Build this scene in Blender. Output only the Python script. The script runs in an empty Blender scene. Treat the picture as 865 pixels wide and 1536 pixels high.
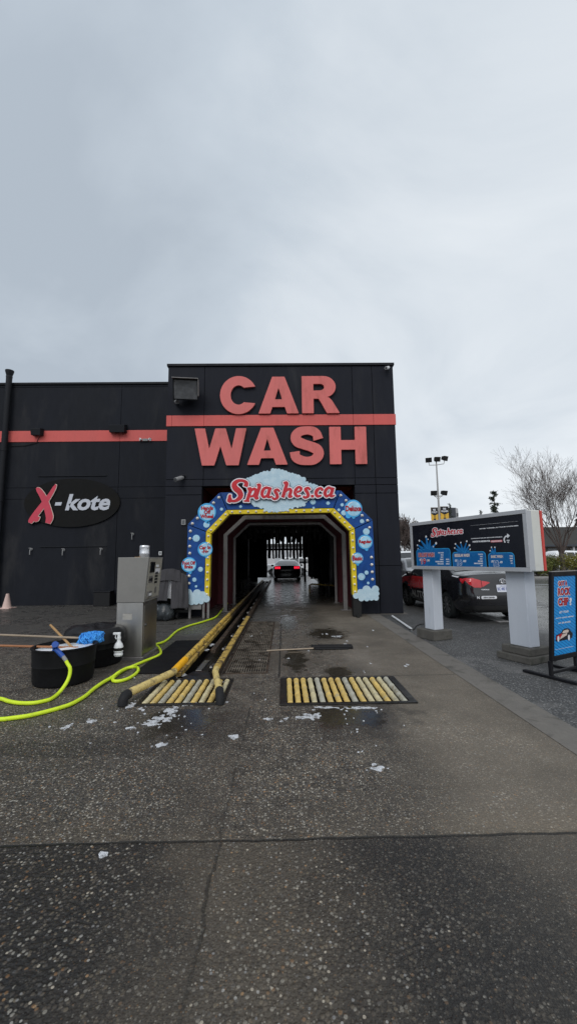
import bpy, bmesh, math, random
import numpy as np
from mathutils import Vector, Matrix, noise as mnoise

random.seed(7)
SC = bpy.context.scene
COL = SC.collection
R = math.radians
PI = math.pi

# ------------------------------------------------------------------ camera maths (photo is 865 x 1536, focal 600 px)
F_PX = 600.0
CAM = Vector((0, 0, 1.5))
PITCH = math.atan(70 / F_PX); YAW = R(0.79); ROLL = R(0.68)
_f = Vector((math.sin(YAW) * math.cos(PITCH), math.cos(YAW) * math.cos(PITCH), math.sin(PITCH)))
_r0 = Vector((math.cos(YAW), -math.sin(YAW), 0))
_u0 = _r0.cross(_f)
_rc = _r0 * math.cos(ROLL) - _u0 * math.sin(ROLL)
_uc = _r0 * math.sin(ROLL) + _u0 * math.cos(ROLL)
def ray(px, py): return _f * F_PX + _rc * (px - 432.5) + _uc * (768 - py)
def G(px, py, z=0.0):
    d = ray(px, py); return CAM + d * ((z - CAM.z) / d.z)
def Y(px, py, y):
    d = ray(px, py); return CAM + d * ((y - CAM.y) / d.y)

# ------------------------------------------------------------------ materials
def nm(nt, op, *a):
    n = nt.nodes.new('ShaderNodeMath'); n.operation = op
    for i, x in enumerate(a):
        if isinstance(x, (int, float)): n.inputs[i].default_value = x
        else: nt.links.new(x, n.inputs[i])
    return n.outputs[0]
def nsm(nt, x, lo, hi, a=0.0, b=1.0):
    n = nt.nodes.new('ShaderNodeMapRange'); n.interpolation_type = 'SMOOTHSTEP'
    nt.links.new(x, n.inputs[0])
    n.inputs[1].default_value = lo; n.inputs[2].default_value = hi
    n.inputs[3].default_value = a; n.inputs[4].default_value = b
    return n.outputs[0]
def nmix(nt, fac, a, b, mode='MIX'):
    n = nt.nodes.new('ShaderNodeMix'); n.data_type = 'RGBA'; n.blend_type = mode
    for i, x in ((0, fac), (6, a), (7, b)):
        if isinstance(x, (int, float)): n.inputs[i].default_value = x
        elif isinstance(x, (tuple, list)): n.inputs[i].default_value = (*x[:3], 1)
        else: nt.links.new(x, n.inputs[i])
    return n.outputs[2]
def nnoise(nt, vec, scale, detail=4, rough=.55, dist=0.0):
    n = nt.nodes.new('ShaderNodeTexNoise')
    n.inputs['Scale'].default_value = scale; n.inputs['Detail'].default_value = detail
    n.inputs['Roughness'].default_value = rough; n.inputs['Distortion'].default_value = dist
    if vec is not None: nt.links.new(vec, n.inputs['Vector'])
    return n.outputs[0]
def nvor(nt, vec, scale, feature='F1'):
    n = nt.nodes.new('ShaderNodeTexVoronoi'); n.feature = feature
    n.inputs['Scale'].default_value = scale
    nt.links.new(vec, n.inputs['Vector'])
    return n
def nscale(nt, vec, s):
    n = nt.nodes.new('ShaderNodeVectorMath'); n.operation = 'MULTIPLY'
    nt.links.new(vec, n.inputs[0]); n.inputs[1].default_value = s
    return n.outputs[0]
def nramp(nt, fac, stops, interp='LINEAR'):
    n = nt.nodes.new('ShaderNodeValToRGB'); cr = n.color_ramp; cr.interpolation = interp
    while len(cr.elements) < len(stops): cr.elements.new(.5)
    for e, (p, c) in zip(cr.elements, stops):
        e.position = p; e.color = (*c[:3], 1) if isinstance(c, (tuple, list)) else (c, c, c, 1)
    nt.links.new(fac, n.inputs[0])
    return n.outputs[0]
def nbump(nt, h, strength, dist=.01):
    n = nt.nodes.new('ShaderNodeBump'); n.inputs['Strength'].default_value = strength
    n.inputs['Distance'].default_value = dist
    nt.links.new(h, n.inputs['Height'])
    return n.outputs[0]
def new_mat(name):
    m = bpy.data.materials.new(name); m.use_nodes = True
    nt = m.node_tree; b = nt.nodes['Principled BSDF']
    return m, nt, b
def geo_pos(nt):
    n = nt.nodes.new('ShaderNodeNewGeometry'); return n.outputs['Position']
def sepxyz(nt, v):
    n = nt.nodes.new('ShaderNodeSeparateXYZ'); nt.links.new(v, n.inputs[0]); return n.outputs

def mat(name, col, rough=.5, metal=0.0, var=.2, vs=4.0, bump=.0, bs=60.0, coat=0.0, spec=.22, rvar=.12,
        dirt=None, dirt_t=(.55, .7), ds=3.0, emis=None, stretch=(1, 1, 1)):
    """painted / plain surface: base colour broken up by two noises, dirt or wear patches, uneven gloss, fine bump"""
    m, nt, b = new_mat(name)
    p = nscale(nt, geo_pos(nt), stretch)
    n1 = nnoise(nt, p, vs, 5, .6)
    n2 = nnoise(nt, p, vs * 9, 3, .6)
    k = nm(nt, 'ADD', nm(nt, 'MULTIPLY', n1, .7), nm(nt, 'MULTIPLY', n2, .3))
    lo = tuple(c * (1 - var) for c in col); hi = tuple(min(1, c * (1 + var)) for c in col)
    c = nramp(nt, k, [(.3, lo), (.7, hi)])
    if dirt is not None:
        d = nnoise(nt, p, ds, 8, .65, .4)
        c = nmix(nt, nsm(nt, d, *dirt_t), c, dirt)
    nt.links.new(c, b.inputs['Base Color'])
    nt.links.new(nsm(nt, n1, .25, .75, max(.02, rough - rvar), min(1, rough + rvar)), b.inputs['Roughness'])
    b.inputs['Metallic'].default_value = metal
    b.inputs['Coat Weight'].default_value = coat
    b.inputs['Coat Roughness'].default_value = .06
    b.inputs['Specular IOR Level'].default_value = spec
    if bump:
        nt.links.new(nbump(nt, nnoise(nt, p, bs, 4), bump, .004), b.inputs['Normal'])
    if emis:
        b.inputs['Emission Color'].default_value = (*emis[0], 1); b.inputs['Emission Strength'].default_value = emis[1]
    return m

M = {}
# walls / paint
M['black_wall'] = mat('black_wall', (.0145, .0158, .0215), .7, var=.22, vs=.9, bump=.35, bs=130, dirt=(.034, .035, .038), dirt_t=(.52, .78), ds=1.1, spec=.10, stretch=(1, 1, .22))
M['black_wall2'] = mat('black_wall2', (.0125, .0138, .0180), .66, var=.3, vs=.7, bump=.35, bs=110, dirt=(.030, .030, .032), dirt_t=(.52, .78), ds=1.0, spec=.09, stretch=(1, 1, .3))
M['black_trim'] = mat('black_trim', (.013, .014, .017), .55, var=.2, spec=.12)
M['salmon'] = mat('salmon_paint', (.55, .135, .125), .55, var=.1, vs=1.6, bump=.12, bs=60, dirt=(.40, .10, .085), dirt_t=(.48, .70), ds=2.6, stretch=(1, 1, .3))
M['salmon_stripe'] = mat('salmon_stripe', (.52, .10, .09), .6, var=.12, vs=1.5, bump=.2, bs=110, dirt=(.38, .075, .066), dirt_t=(.54, .74), ds=1.3, stretch=(1, 1, .4))
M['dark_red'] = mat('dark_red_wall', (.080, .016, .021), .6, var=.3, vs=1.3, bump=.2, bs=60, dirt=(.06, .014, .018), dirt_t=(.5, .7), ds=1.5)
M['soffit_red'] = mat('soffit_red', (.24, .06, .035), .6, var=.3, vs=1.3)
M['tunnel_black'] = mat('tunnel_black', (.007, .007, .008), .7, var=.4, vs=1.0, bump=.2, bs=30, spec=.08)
M['roofing'] = mat('roofing', (.05, .05, .052), .9, var=.3)
# metals
M['steel'] = mat('brushed_steel', (.42, .41, .39), .36, 1.0, var=.12, vs=2.5, rvar=.08, dirt=(.28, .27, .26), dirt_t=(.56, .8), ds=2.2, stretch=(1, 1, .25))
M['grey_paint'] = mat('kiosk_grey', (.19, .185, .175), .5, .2, var=.08, vs=2.0, bump=.08, bs=150, dirt=(.16, .155, .145), dirt_t=(.55, .8), ds=1.5)
M['notice_pale'] = mat('notice_pale', (.30, .29, .27), .5, var=.2, vs=30)
M['panel_beige'] = mat('kiosk_panel', (.30, .285, .24), .45, .1, var=.1)
M['frame_grey'] = mat('galvanised', (.20, .19, .185), .5, .6, var=.25, vs=6, dirt=(.09, .075, .065), dirt_t=(.55, .72), ds=4, stretch=(1, 1, .4))
M['alu'] = mat('aluminium_frame', (.42, .43, .45), .42, .35, var=.08, dirt=(.33, .33, .33), dirt_t=(.6, .8), ds=3)
M['white_post'] = mat('white_post', (.47, .50, .55), .5, var=.05, vs=3, bump=.06, bs=80, dirt=(.33, .35, .38), dirt_t=(.56, .78), ds=2.0, stretch=(2, 2, .5))
M['white_cab'] = mat('white_cabinet', (.56, .56, .52), .45, var=.05, dirt=(.44, .43, .39), dirt_t=(.58, .8), ds=2.5)
M['red_edge'] = mat('red_edge', (.50, .06, .05), .4, var=.12)
M['rust'] = mat('rusty_steel', (.066, .047, .034), .6, .3, var=.5, vs=9, dirt=(.02, .018, .017), dirt_t=(.45, .65), ds=8, bump=.3, bs=80)
M['dark_steel'] = mat('dark_steel', (.022, .021, .020), .38, .5, var=.4, vs=8, dirt=(.05, .033, .024), dirt_t=(.56, .72), ds=7, bump=.2, bs=90)
M['chain_steel'] = mat('chain_steel', (.14, .135, .13), .35, .8, var=.4, vs=10)
M['yellow'] = mat('worn_yellow', (.60, .39, .075), .5, var=.2, vs=6, dirt=(.17, .12, .055), dirt_t=(.47, .62), ds=8, bump=.15, bs=90)
M['yellow_pale'] = mat('pale_worn_yellow', (.57, .44, .17), .5, var=.2, vs=7, dirt=(.20, .155, .08), dirt_t=(.49, .64), ds=11, bump=.2, bs=120)
M['yellow_dirty'] = mat('dirty_yellow', (.40, .27, .07), .5, var=.25, vs=8, dirt=(.06, .042, .026), dirt_t=(.47, .62), ds=6, bump=.2, bs=80)
M['orange_tape'] = mat('orange_yellow', (.80, .40, .015), .45, var=.08, vs=12, dirt=(.45, .22, .02), dirt_t=(.6, .7), ds=30)
M['roller_cream'] = mat('roller_cream', (.50, .44, .27), .5, var=.25, vs=7, dirt=(.27, .25, .19), dirt_t=(.50, .68), ds=6, bump=.12, bs=90)
M['roller_yellow'] = mat('roller_yellow', (.56, .40, .13), .48, var=.25, vs=8, dirt=(.40, .34, .20), dirt_t=(.52, .68), ds=7, bump=.12, bs=90)
M['roller_grey'] = mat('roller_grey', (.36, .35, .29), .5, var=.25, vs=8, dirt=(.22, .19, .13), dirt_t=(.52, .68), ds=7, bump=.12, bs=90)
# plastics, rubber
M['rubber'] = mat('black_rubber', (.011, .011, .012), .65, var=.3, vs=8, bump=.2, bs=90)
M['tub'] = mat('black_tub', (.008, .008, .009), .5, var=.25, vs=3, bump=.15, bs=40, spec=.12, dirt=(.015, .015, .015), dirt_t=(.56, .72), ds=5)
M['bag_black'] = mat('black_bag', (.009, .009, .010), .4, var=.3, vs=6, bump=.5, bs=18)
M['hose'] = mat('hose_lime', (.56, .72, .03), .38, var=.08, vs=20, dirt=(.36, .46, .05), dirt_t=(.6, .74), ds=9)
M['blue_plastic'] = mat('blue_plastic', (.02, .07, .30), .35, var=.2)
M['grey_plastic'] = mat('grey_plastic', (.22, .22, .22), .45)
M['white_plastic'] = mat('white_plastic', (.66, .67, .68), .4, var=.06)
M['wood'] = mat('wood_handle', (.33, .20, .09), .6, var=.25, vs=10, stretch=(.3, 1, 1))
M['wood_red'] = mat('red_brown_handle', (.30, .13, .06), .55, var=.2, vs=10, stretch=(.3, 1, 1))
M['wood_grey'] = mat('weathered_handle', (.30, .24, .18), .65, var=.2, vs=10, stretch=(.3, 1, 1))
M['mop_blue'] = mat('mop_blue', (.06, .30, .72), .85, var=.25, vs=30)
M['suds'] = mat('soapy_water', (.66, .70, .74), .25, var=.08, vs=8)
M['grate_bar'] = mat('grate_bar', (.19, .165, .135), .5, .4, var=.4, vs=6, dirt=(.05, .04, .03), dirt_t=(.48, .62), ds=5)
M['cloth_wet'] = mat('wet_cloth', (.035, .034, .036), .5, var=.4, vs=6, spec=.3)
M['foam'] = mat('soap_foam', (.46, .48, .51), .6, var=.12, vs=30, bump=.4, bs=120)
M['foil'] = mat('foil_can', (.62, .62, .64), .28, .8, var=.2, vs=25, bump=.6, bs=60)
M['cloth_grey'] = mat('grey_cloth', (.048, .046, .050), .9, var=.25, vs=7, bump=.5, bs=130)
M['paper_white'] = mat('paper_white', (.58, .58, .60), .7, var=.1, vs=12, bump=.3, bs=30)
M['bag_clear'] = mat('dark_bag', (.030, .034, .037), .25, var=.5, vs=14, dirt=(.13, .15, .17), dirt_t=(.58, .7), ds=14)
M['lens'] = mat('lamp_glass', (.06, .062, .066), .12, var=.3, vs=9, spec=.7)
M['cone'] = mat('faded_cone', (.50, .36, .32), .6, var=.1)
def foam_mat():
    m, nt, b = new_mat('soap_suds'); p = geo_pos(nt)
    n = nnoise(nt, p, 26, 6, .7); v = nvor(nt, p, 140)
    b.inputs['Base Color'].default_value = (.72, .74, .77, 1); b.inputs['Roughness'].default_value = .45
    a = nm(nt, 'MULTIPLY', nsm(nt, n, .34, .54, .25, 1.0), nsm(nt, v.outputs['Distance'], .15, .6, 1.0, .6))
    nt.links.new(a, b.inputs['Alpha']); nt.links.new(nbump(nt, v.outputs['Distance'], .5, .004), b.inputs['Normal'])
    return m
M['suds_foam'] = foam_mat()
# graphics
M['arch_blue'] = mat('arch_blue', (.006, .052, .215), .5, var=.30, vs=4.5, bump=.06, bs=40, dirt=(.005, .036, .15), dirt_t=(.5, .7), ds=3.5)
M['arch_yellow'] = mat('arch_yellow', (.62, .47, .02), .42, var=.08, vs=6, dirt=(.42, .30, .03), dirt_t=(.54, .72), ds=7)
M['arch_edge'] = mat('arch_edge', (.02, .022, .03), .5)
M['bulb'] = mat('bulb_glass', (.62, .58, .50), .12, var=.12, vs=40, spec=.8)
M['bubble'] = mat('bubble_print', (.36, .52, .62), .45, var=.16, vs=18)
M['badge_blue'] = mat('badge_blue', (.06, .33, .62), .4, var=.3, vs=5)
M['badge_pale'] = mat('badge_pale', (.30, .52, .66), .4, var=.25, vs=6)
M['text_red'] = mat('text_red', (.34, .012, .02), .45, var=.1)
M['logo_red'] = mat('logo_red', (.45, .022, .032), .42, var=.15, vs=5)
M['logo_white'] = mat('logo_white', (.66, .64, .67), .45, var=.06)
M['logo_line'] = mat('logo_line', (.012, .02, .05), .5)
def cloud_mat():
    m, nt, b = new_mat('cloud_print')
    p = geo_pos(nt)
    v = nvor(nt, p, 9.0); e = nvor(nt, p, 9.0, 'DISTANCE_TO_EDGE')
    c = nramp(nt, v.outputs['Distance'], [(.0, (.47, .58, .64)), (.55, (.36, .50, .58)), (.9, (.30, .44, .53))])
    c = nmix(nt, nsm(nt, e.outputs['Distance'], .0, .06, .55, 0.0), c, (.58, .66, .70))
    c = nmix(nt, nsm(nt, nnoise(nt, p, 3.0), .45, .7, 0, .4), c, (.42, .53, .58))
    nt.links.new(c, b.inputs['Base Color']); b.inputs['Roughness'].default_value = .5
    return m
M['cloud'] = cloud_mat()
M['xkote_red'] = mat('xkote_red', (.50, .055, .085), .45, var=.1)
M['sign_black'] = mat('sign_black', (.0115, .0115, .0115), .7, var=.3, vs=1.5, dirt=(.013, .012, .010), dirt_t=(.5, .7), ds=1.2, spec=.06)
M['letter_grey'] = mat('letter_grey', (.46, .48, .53), .5, var=.06)
M['menu_black'] = mat('menu_black', (.008, .009, .014), .22, var=.2)
M['menu_blue'] = mat('menu_blue', (.008, .105, .30), .3, var=.12, vs=4)
M['menu_cyan'] = mat('menu_cyan', (.02, .22, .50), .3, var=.3, vs=14)
M['menu_line'] = mat('menu_line', (.03, .32, .62), .3)
M['menu_white'] = mat('menu_white', (.62, .63, .66), .35, var=.05)
M['menu_pink'] = mat('menu_pink', (.62, .22, .24), .35)
M['menu_cream'] = mat('menu_cream', (.60, .50, .44), .35)
M['aframe_blue'] = mat('aframe_blue', (.015, .24, .58), .35, var=.15, vs=5)
M['aframe_stripe'] = mat('aframe_stripe', (.010, .10, .34), .35)
M['aframe_black'] = mat('aframe_black', (.010, .010, .012), .5, var=.2, spec=.12)
M['banner_black'] = mat('banner_black', (.018, .018, .02), .6)
M['banner_yellow'] = mat('banner_yellow', (.60, .36, .05), .6)
# vehicles
def carpaint(name, col, coat=.55, rough=.35, metal=.0):
    return mat(name, col, rough, metal, var=.06, vs=3, coat=coat, rvar=.05, dirt=tuple(c * .9 + .003 for c in col), dirt_t=(.55, .8), ds=2.5)
M['car_black'] = carpaint('car_black', (.007, .007, .009), coat=.9, rough=.25)
M['car_white'] = carpaint('car_white', (.72, .73, .74))
M['car_silver'] = carpaint('car_silver', (.30, .31, .33), metal=.3)
M['car_charcoal'] = carpaint('car_charcoal', (.02, .02, .022), coat=1.0, rough=.2)
M['car_red'] = carpaint('car_red_wrap', (.42, .02, .022))
M['glass_dark'] = mat('car_glass', (.012, .014, .016), .06, var=.2, spec=.9, rvar=.02)
M['tail_red'] = mat('tail_red', (.42, .012, .018), .15, var=.2, vs=12, coat=1.0)
M['tail_lit'] = mat('tail_lit', (.5, .01, .03), .2, emis=((1.0, .025, .06), 1.7))
M['tyre'] = mat('tyre', (.014, .016, .016), .8, var=.2, bump=.3, bs=60)
M['rim'] = mat('rim_grey', (.16, .16, .165), .4, .8, var=.15)
M['trim_black'] = mat('trim_black', (.014, .014, .014), .55)
M['plate'] = mat('plate_white', (.56, .58, .64), .4, var=.1, vs=30)
M['plate_blue'] = mat('plate_blue', (.03, .06, .25), .4)
M['chrome'] = mat('chrome', (.6, .6, .62), .15, 1.0, var=.05)
# vegetation, far things
M['bark'] = mat('bark', (.085, .072, .062), .9, var=.35, vs=9, bump=.5, bs=30, stretch=(1, 1, .3))
M['twig'] = mat('twig', (.095, .074, .066), .9, var=.3, vs=3)
M['conifer'] = mat('conifer_green', (.034, .044, .030), .85, var=.5, vs=1.2)
M['shrub'] = mat('shrub_leaf', (.10, .112, .030), .75, var=.5, vs=2.5, dirt=(.15, .07, .04), dirt_t=(.58, .68), ds=3)
M['shrub2'] = mat('shrub_leaf2', (.17, .16, .035), .75, var=.45, vs=2.5)
M['mulch'] = mat('mulch', (.06, .038, .027), .95, var=.4, vs=12, bump=.5, bs=30)
M['shop_roof'] = mat('shop_roof', (.050, .050, .048), .85, var=.25, vs=1.0, stretch=(1, 1, 6))
M['shop_wall'] = mat('shop_wall', (.20, .17, .14), .8, var=.2)
M['shop_dark'] = mat('shop_window', (.02, .022, .026), .15, var=.3, spec=.8)
M['tower_grey'] = mat('tower_grey', (.055, .06, .07), .7, var=.15)
M['pale_wall'] = mat('pale_wall', (.45, .45, .46), .7, var=.1)
M['concrete_base'] = mat('concrete_base', (.085, .080, .072), .85, var=.25, vs=8, bump=.4, bs=60, dirt=(.045, .047, .038), dirt_t=(.5, .68), ds=6)
M['kerb'] = mat('kerb_concrete', (.24, .235, .225), .85, var=.15, bump=.3, bs=80)
M['pole'] = mat('lamp_pole', (.34, .33, .32), .5, .4, var=.12)
M['mat_black'] = mat('mat_black', (.008, .008, .009), .75, var=.35, vs=6, bump=.5, bs=140, spec=.1)
M['cable'] = mat('cable', (.015, .015, .015), .6)
M['sheen_white'] = mat('sheen_white', (.50, .50, .50), .7, var=.2, vs=8, dirt=(.2, .2, .2), dirt_t=(.55, .7), ds=9)  # pale colour of the sky reflection painted on the ground under the sedan

# ------------------------------------------------------------------ mesh builder
def FR(o, u, v, n=None):
    u = Vector(u).normalized(); v = Vector(v).normalized()
    return (Vector(o), u, v, Vector(n).normalized() if n is not None else u.cross(v))
class MB:
    def __init__(s): s.v = []; s.f = []; s.m = []; s.cur = 0
    def add(s, vs, fs):
        b = len(s.v); s.v += [tuple(v) for v in vs]
        s.f += [tuple(i + b for i in f) for f in fs]; s.m += [s.cur] * len(fs); return s
    def box(s, c, size, rot=None):
        x, y, z = (k / 2 for k in size); c = Vector(c)
        vs = [Vector((a * x, b * y, d * z)) for a in (-1, 1) for b in (-1, 1) for d in (-1, 1)]
        if rot is not None: vs = [rot @ v for v in vs]
        return s.add([c + v for v in vs], [(0, 1, 3, 2), (4, 6, 7, 5), (0, 4, 5, 1), (2, 3, 7, 6), (0, 2, 6, 4), (1, 5, 7, 3)])
    def lohi(s, lo, hi): return s.box([(a + b) / 2 for a, b in zip(lo, hi)], [abs(b - a) for a, b in zip(lo, hi)])
    def hexa(s, p):   # 8 corners: bottom 4 ccw, top 4 ccw
        return s.add(p, [(3, 2, 1, 0), (4, 5, 6, 7), (0, 1, 5, 4), (1, 2, 6, 5), (2, 3, 7, 6), (3, 0, 4, 7)])
    def tube(s, pts, r, n=8, caps=True):
        pts = [Vector(p) for p in pts]; k = len(pts)
        rs = r if isinstance(r, (list, tuple)) else [r] * k
        t0 = (pts[1] - pts[0]).normalized()
        ref = Vector((0, 0, 1)) if abs(t0.z) < .9 else Vector((1, 0, 0))
        a = t0.cross(ref).normalized(); vs = []; prev = t0
        for i, p in enumerate(pts):
            t = (pts[min(i + 1, k - 1)] - pts[max(i - 1, 0)])
            t = t.normalized() if t.length > 1e-9 else prev
            a = (a - t * a.dot(t))
            a = a.normalized() if a.length > 1e-6 else t.cross(Vector((1, 0, 0))).normalized()
            b = t.cross(a); prev = t
            for j in range(n):
                w = 2 * PI * j / n; vs.append(p + (a * math.cos(w) + b * math.sin(w)) * rs[i])
        fs = [(i * n + j, i * n + (j + 1) % n, (i + 1) * n + (j + 1) % n, (i + 1) * n + j) for i in range(k - 1) for j in range(n)]
        if caps: fs += [tuple(range(n - 1, -1, -1)), tuple((k - 1) * n + j for j in range(n))]
        return s.add(vs, fs)
    def cyl(s, a, b, r0, r1=None, n=16, caps=True): return s.tube([a, b], [r0, r0 if r1 is None else r1], n, caps)
    def lathe(s, prof, c, axis=(0, 0, 1), n=24, caps=True):
        ax = Vector(axis).normalized(); ref = Vector((1, 0, 0)) if abs(ax.x) < .9 else Vector((0, 1, 0))
        a = (ref - ax * ref.dot(ax)).normalized(); b = ax.cross(a); c = Vector(c); vs = []
        for r, z in prof:
            for j in range(n):
                w = 2 * PI * j / n; vs.append(c + ax * z + (a * math.cos(w) + b * math.sin(w)) * r)
        k = len(prof)
        fs = [(i * n + j, i * n + (j + 1) % n, (i + 1) * n + (j + 1) % n, (i + 1) * n + j) for i in range(k - 1) for j in range(n)]
        if caps: fs += [tuple(range(n - 1, -1, -1)), tuple((k - 1) * n + j for j in range(n))]
        return s.add(vs, fs)
    def ball(s, c, r, n=12, m=8):
        r = (r, r, r) if isinstance(r, (int, float)) else r; c = Vector(c); vs = [c + Vector((0, 0, -r[2]))]
        for i in range(1, m):
            t = PI * i / m - PI / 2
            for j in range(n):
                w = 2 * PI * j / n; vs.append(c + Vector((r[0] * math.cos(t) * math.cos(w), r[1] * math.cos(t) * math.sin(w), r[2] * math.sin(t))))
        vs.append(c + Vector((0, 0, r[2]))); fs = []
        for j in range(n): fs.append((0, 1 + (j + 1) % n, 1 + j))
        for i in range(m - 2):
            for j in range(n):
                a = 1 + i * n + j; b = 1 + i * n + (j + 1) % n; fs.append((a, b, b + n, a + n))
        t = len(vs) - 1; o = 1 + (m - 2) * n
        for j in range(n): fs.append((o + j, o + (j + 1) % n, t))
        return s.add(vs, fs)
    def prism(s, poly, fr, d, d0=0.0):
        o, u, v, w = fr; k = len(poly)
        a = sum(poly[i][0] * poly[(i + 1) % k][1] - poly[(i + 1) % k][0] * poly[i][1] for i in range(k))
        if a < 0: poly = poly[::-1]
        vs = [o + u * p[0] + v * p[1] + w * d0 for p in poly] + [o + u * p[0] + v * p[1] + w * d for p in poly]
        fs = [tuple(range(k - 1, -1, -1)), tuple(range(k, 2 * k))] + [(i, (i + 1) % k, k + (i + 1) % k, k + i) for i in range(k)]
        return s.add(vs, fs)
    def shape(s, sh, fr, d, d0=0.0):      # sh = (verts2d, faces, boundary edges) from march()
        V, Fc, B = sh; o, u, v, w = fr; k = len(V)
        vs = [o + u * p[0] + v * p[1] + w * d for p in V]
        fs = list(Fc)
        if d0 is not None:
            vs += [o + u * p[0] + v * p[1] + w * d0 for p in V]
            fs += [(a, k + a, k + b, b) for a, b in B]
        return s.add(vs, fs)
    def build(s, name, mats, parent=None, smooth=None, bevel=0.0, world=True, segs=2):
        me = bpy.data.meshes.new(name)
        off = Vector((0, 0, 0))
        if world and parent is not None:
            q = parent
            while q is not None: off += q.location; q = q.parent
        me.from_pydata([(v[0] - off.x, v[1] - off.y, v[2] - off.z) for v in s.v], [], s.f)
        for m in (mats if isinstance(mats, (list, tuple)) else [mats]): me.materials.append(m)
        if any(s.m): me.polygons.foreach_set('material_index', s.m)
        if smooth is not None:
            me.shade_smooth(); me.set_sharp_from_angle(angle=R(smooth))
        me.update()
        o = bpy.data.objects.new(name, me); COL.objects.link(o)
        if parent is not None: o.parent = parent
        if bevel:
            b = o.modifiers.new('bevel', 'BEVEL'); b.width = bevel; b.segments = segs; b.limit_method = 'ANGLE'; b.angle_limit = R(40)
        return o
def tag(o, label=None, cat=None, group=None, kind=None):
    if label: o['label'] = label
    if cat: o['category'] = cat
    if group: o['group'] = group
    if kind: o['kind'] = kind
    return o
def thing(name, label, cat, loc=(0, 0, 0), rotz=0.0, group=None):
    o = bpy.data.objects.new(name, None); COL.objects.link(o); o.empty_display_size = .2
    o.location = loc; o.rotation_euler = (0, 0, rotz)
    return tag(o, label, cat, group)
def dup(root, loc=None, rotz=None, label=None, group=None, scale=None):
    r = root.copy(); COL.objects.link(r)
    if loc is not None: r.location = loc
    if rotz is not None: r.rotation_euler = (0, 0, rotz)
    if scale is not None: r.scale = (scale,) * 3 if isinstance(scale, (int, float)) else scale
    if label: r['label'] = label
    if group: r['group'] = group
    for ch in list(root.children):
        c = ch.copy(); COL.objects.link(c); c.parent = r
        for g in list(ch.children):
            d = g.copy(); COL.objects.link(d); d.parent = c
    return r

# ------------------------------------------------------------------ 2-D shapes: signed distance -> outline mesh
def poly_sdf(loops, X, Yg):
    ins = np.zeros(X.shape, bool); d2 = np.full(X.shape, 1e9)
    for L in loops:
        L = np.asarray(L, float); N = np.roll(L, -1, 0)
        for (x0, y0), (x1, y1) in zip(L, N):
            dx, dy = x1 - x0, y1 - y0; l2 = dx * dx + dy * dy
            if l2 < 1e-14: continue
            t = np.clip(((X - x0) * dx + (Yg - y0) * dy) / l2, 0, 1)
            d2 = np.minimum(d2, (X - x0 - t * dx) ** 2 + (Yg - y0 - t * dy) ** 2)
            if dy != 0:
                c = ((y0 > Yg) != (y1 > Yg)) & (X < (x1 - x0) * (Yg - y0) / dy + x0)
                ins ^= c
    d = np.sqrt(d2); return np.where(ins, -d, d)
def circ_sdf(cs, X, Yg):
    S = np.full(X.shape, 1e9)
    for x, y, r in cs: S = np.minimum(S, np.hypot(X - x, Yg - y) - r)
    return S
def grid(x0, x1, y0, y1, res):
    xs = np.arange(x0, x1 + res, res); ys = np.arange(y0, y1 + res, res)
    return xs, ys, *np.meshgrid(xs, ys)
def march(S, xs, ys, merge=True):
    ny, nx = S.shape; V = []; idx = {}; Fc = []; B = []
    def corner(i, j):
        k = (i, j)
        if k not in idx: idx[k] = len(V); V.append((xs[i], ys[j]))
        return idx[k]
    def cross(i0, j0, i1, j1):
        k = (min(i0, i1), min(j0, j1), 'h' if j0 == j1 else 'v')
        if k not in idx:
            a, b = S[j0, i0], S[j1, i1]; t = a / (a - b); t = min(max(t, .02), .98)
            idx[k] = len(V); V.append((xs[i0] + (xs[i1] - xs[i0]) * t, ys[j0] + (ys[j1] - ys[j0]) * t))
        return idx[k]
    I = S < 0
    cnt = I[:-1, :-1].astype(int) + I[1:, :-1] + I[:-1, 1:] + I[1:, 1:]
    for j in range(ny - 1):
        i = 0
        while i < nx - 1:
            c = cnt[j, i]
            if c == 0: i += 1; continue
            if c == 4:
                e = i
                if merge:
                    while e + 1 < nx - 1 and cnt[j, e + 1] == 4: e += 1
                Fc.append((corner(i, j), corner(e + 1, j), corner(e + 1, j + 1), corner(i, j + 1)))
                i = e + 1; continue
            sq = [(i, j), (i + 1, j), (i + 1, j + 1), (i, j + 1)]; poly = []; kinds = []
            for q in range(4):
                a = sq[q]; b = sq[(q + 1) % 4]; ia = I[a[1], a[0]]; ib = I[b[1], b[0]]
                if ia: poly.append(corner(*a)); kinds.append(0)
                if ia != ib: poly.append(cross(*a, *b)); kinds.append(1 if ia else 2)
            Fc.append(tuple(poly)); k = len(poly)
            for q in range(k):
                if kinds[q] == 1 and kinds[(q + 1) % k] == 2: B.append((poly[q], poly[(q + 1) % k]))
            i += 1
    return V, Fc, B
def spline(pts, sub=6):
    out = []; n = len(pts)
    for i in range(n - 1):
        p0 = np.array(pts[max(i - 1, 0)], float); p1 = np.array(pts[i], float); p2 = np.array(pts[i + 1], float); p3 = np.array(pts[min(i + 2, n - 1)], float)
        for k in range(sub):
            t = k / sub
            out.append(tuple(.5 * (2 * p1 + (p2 - p0) * t + (2 * p0 - 5 * p1 + 4 * p2 - p3) * t * t + (3 * p1 - p0 - 3 * p2 + p3) * t ** 3)))
    out.append(tuple(float(c) for c in pts[-1])); return out
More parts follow.
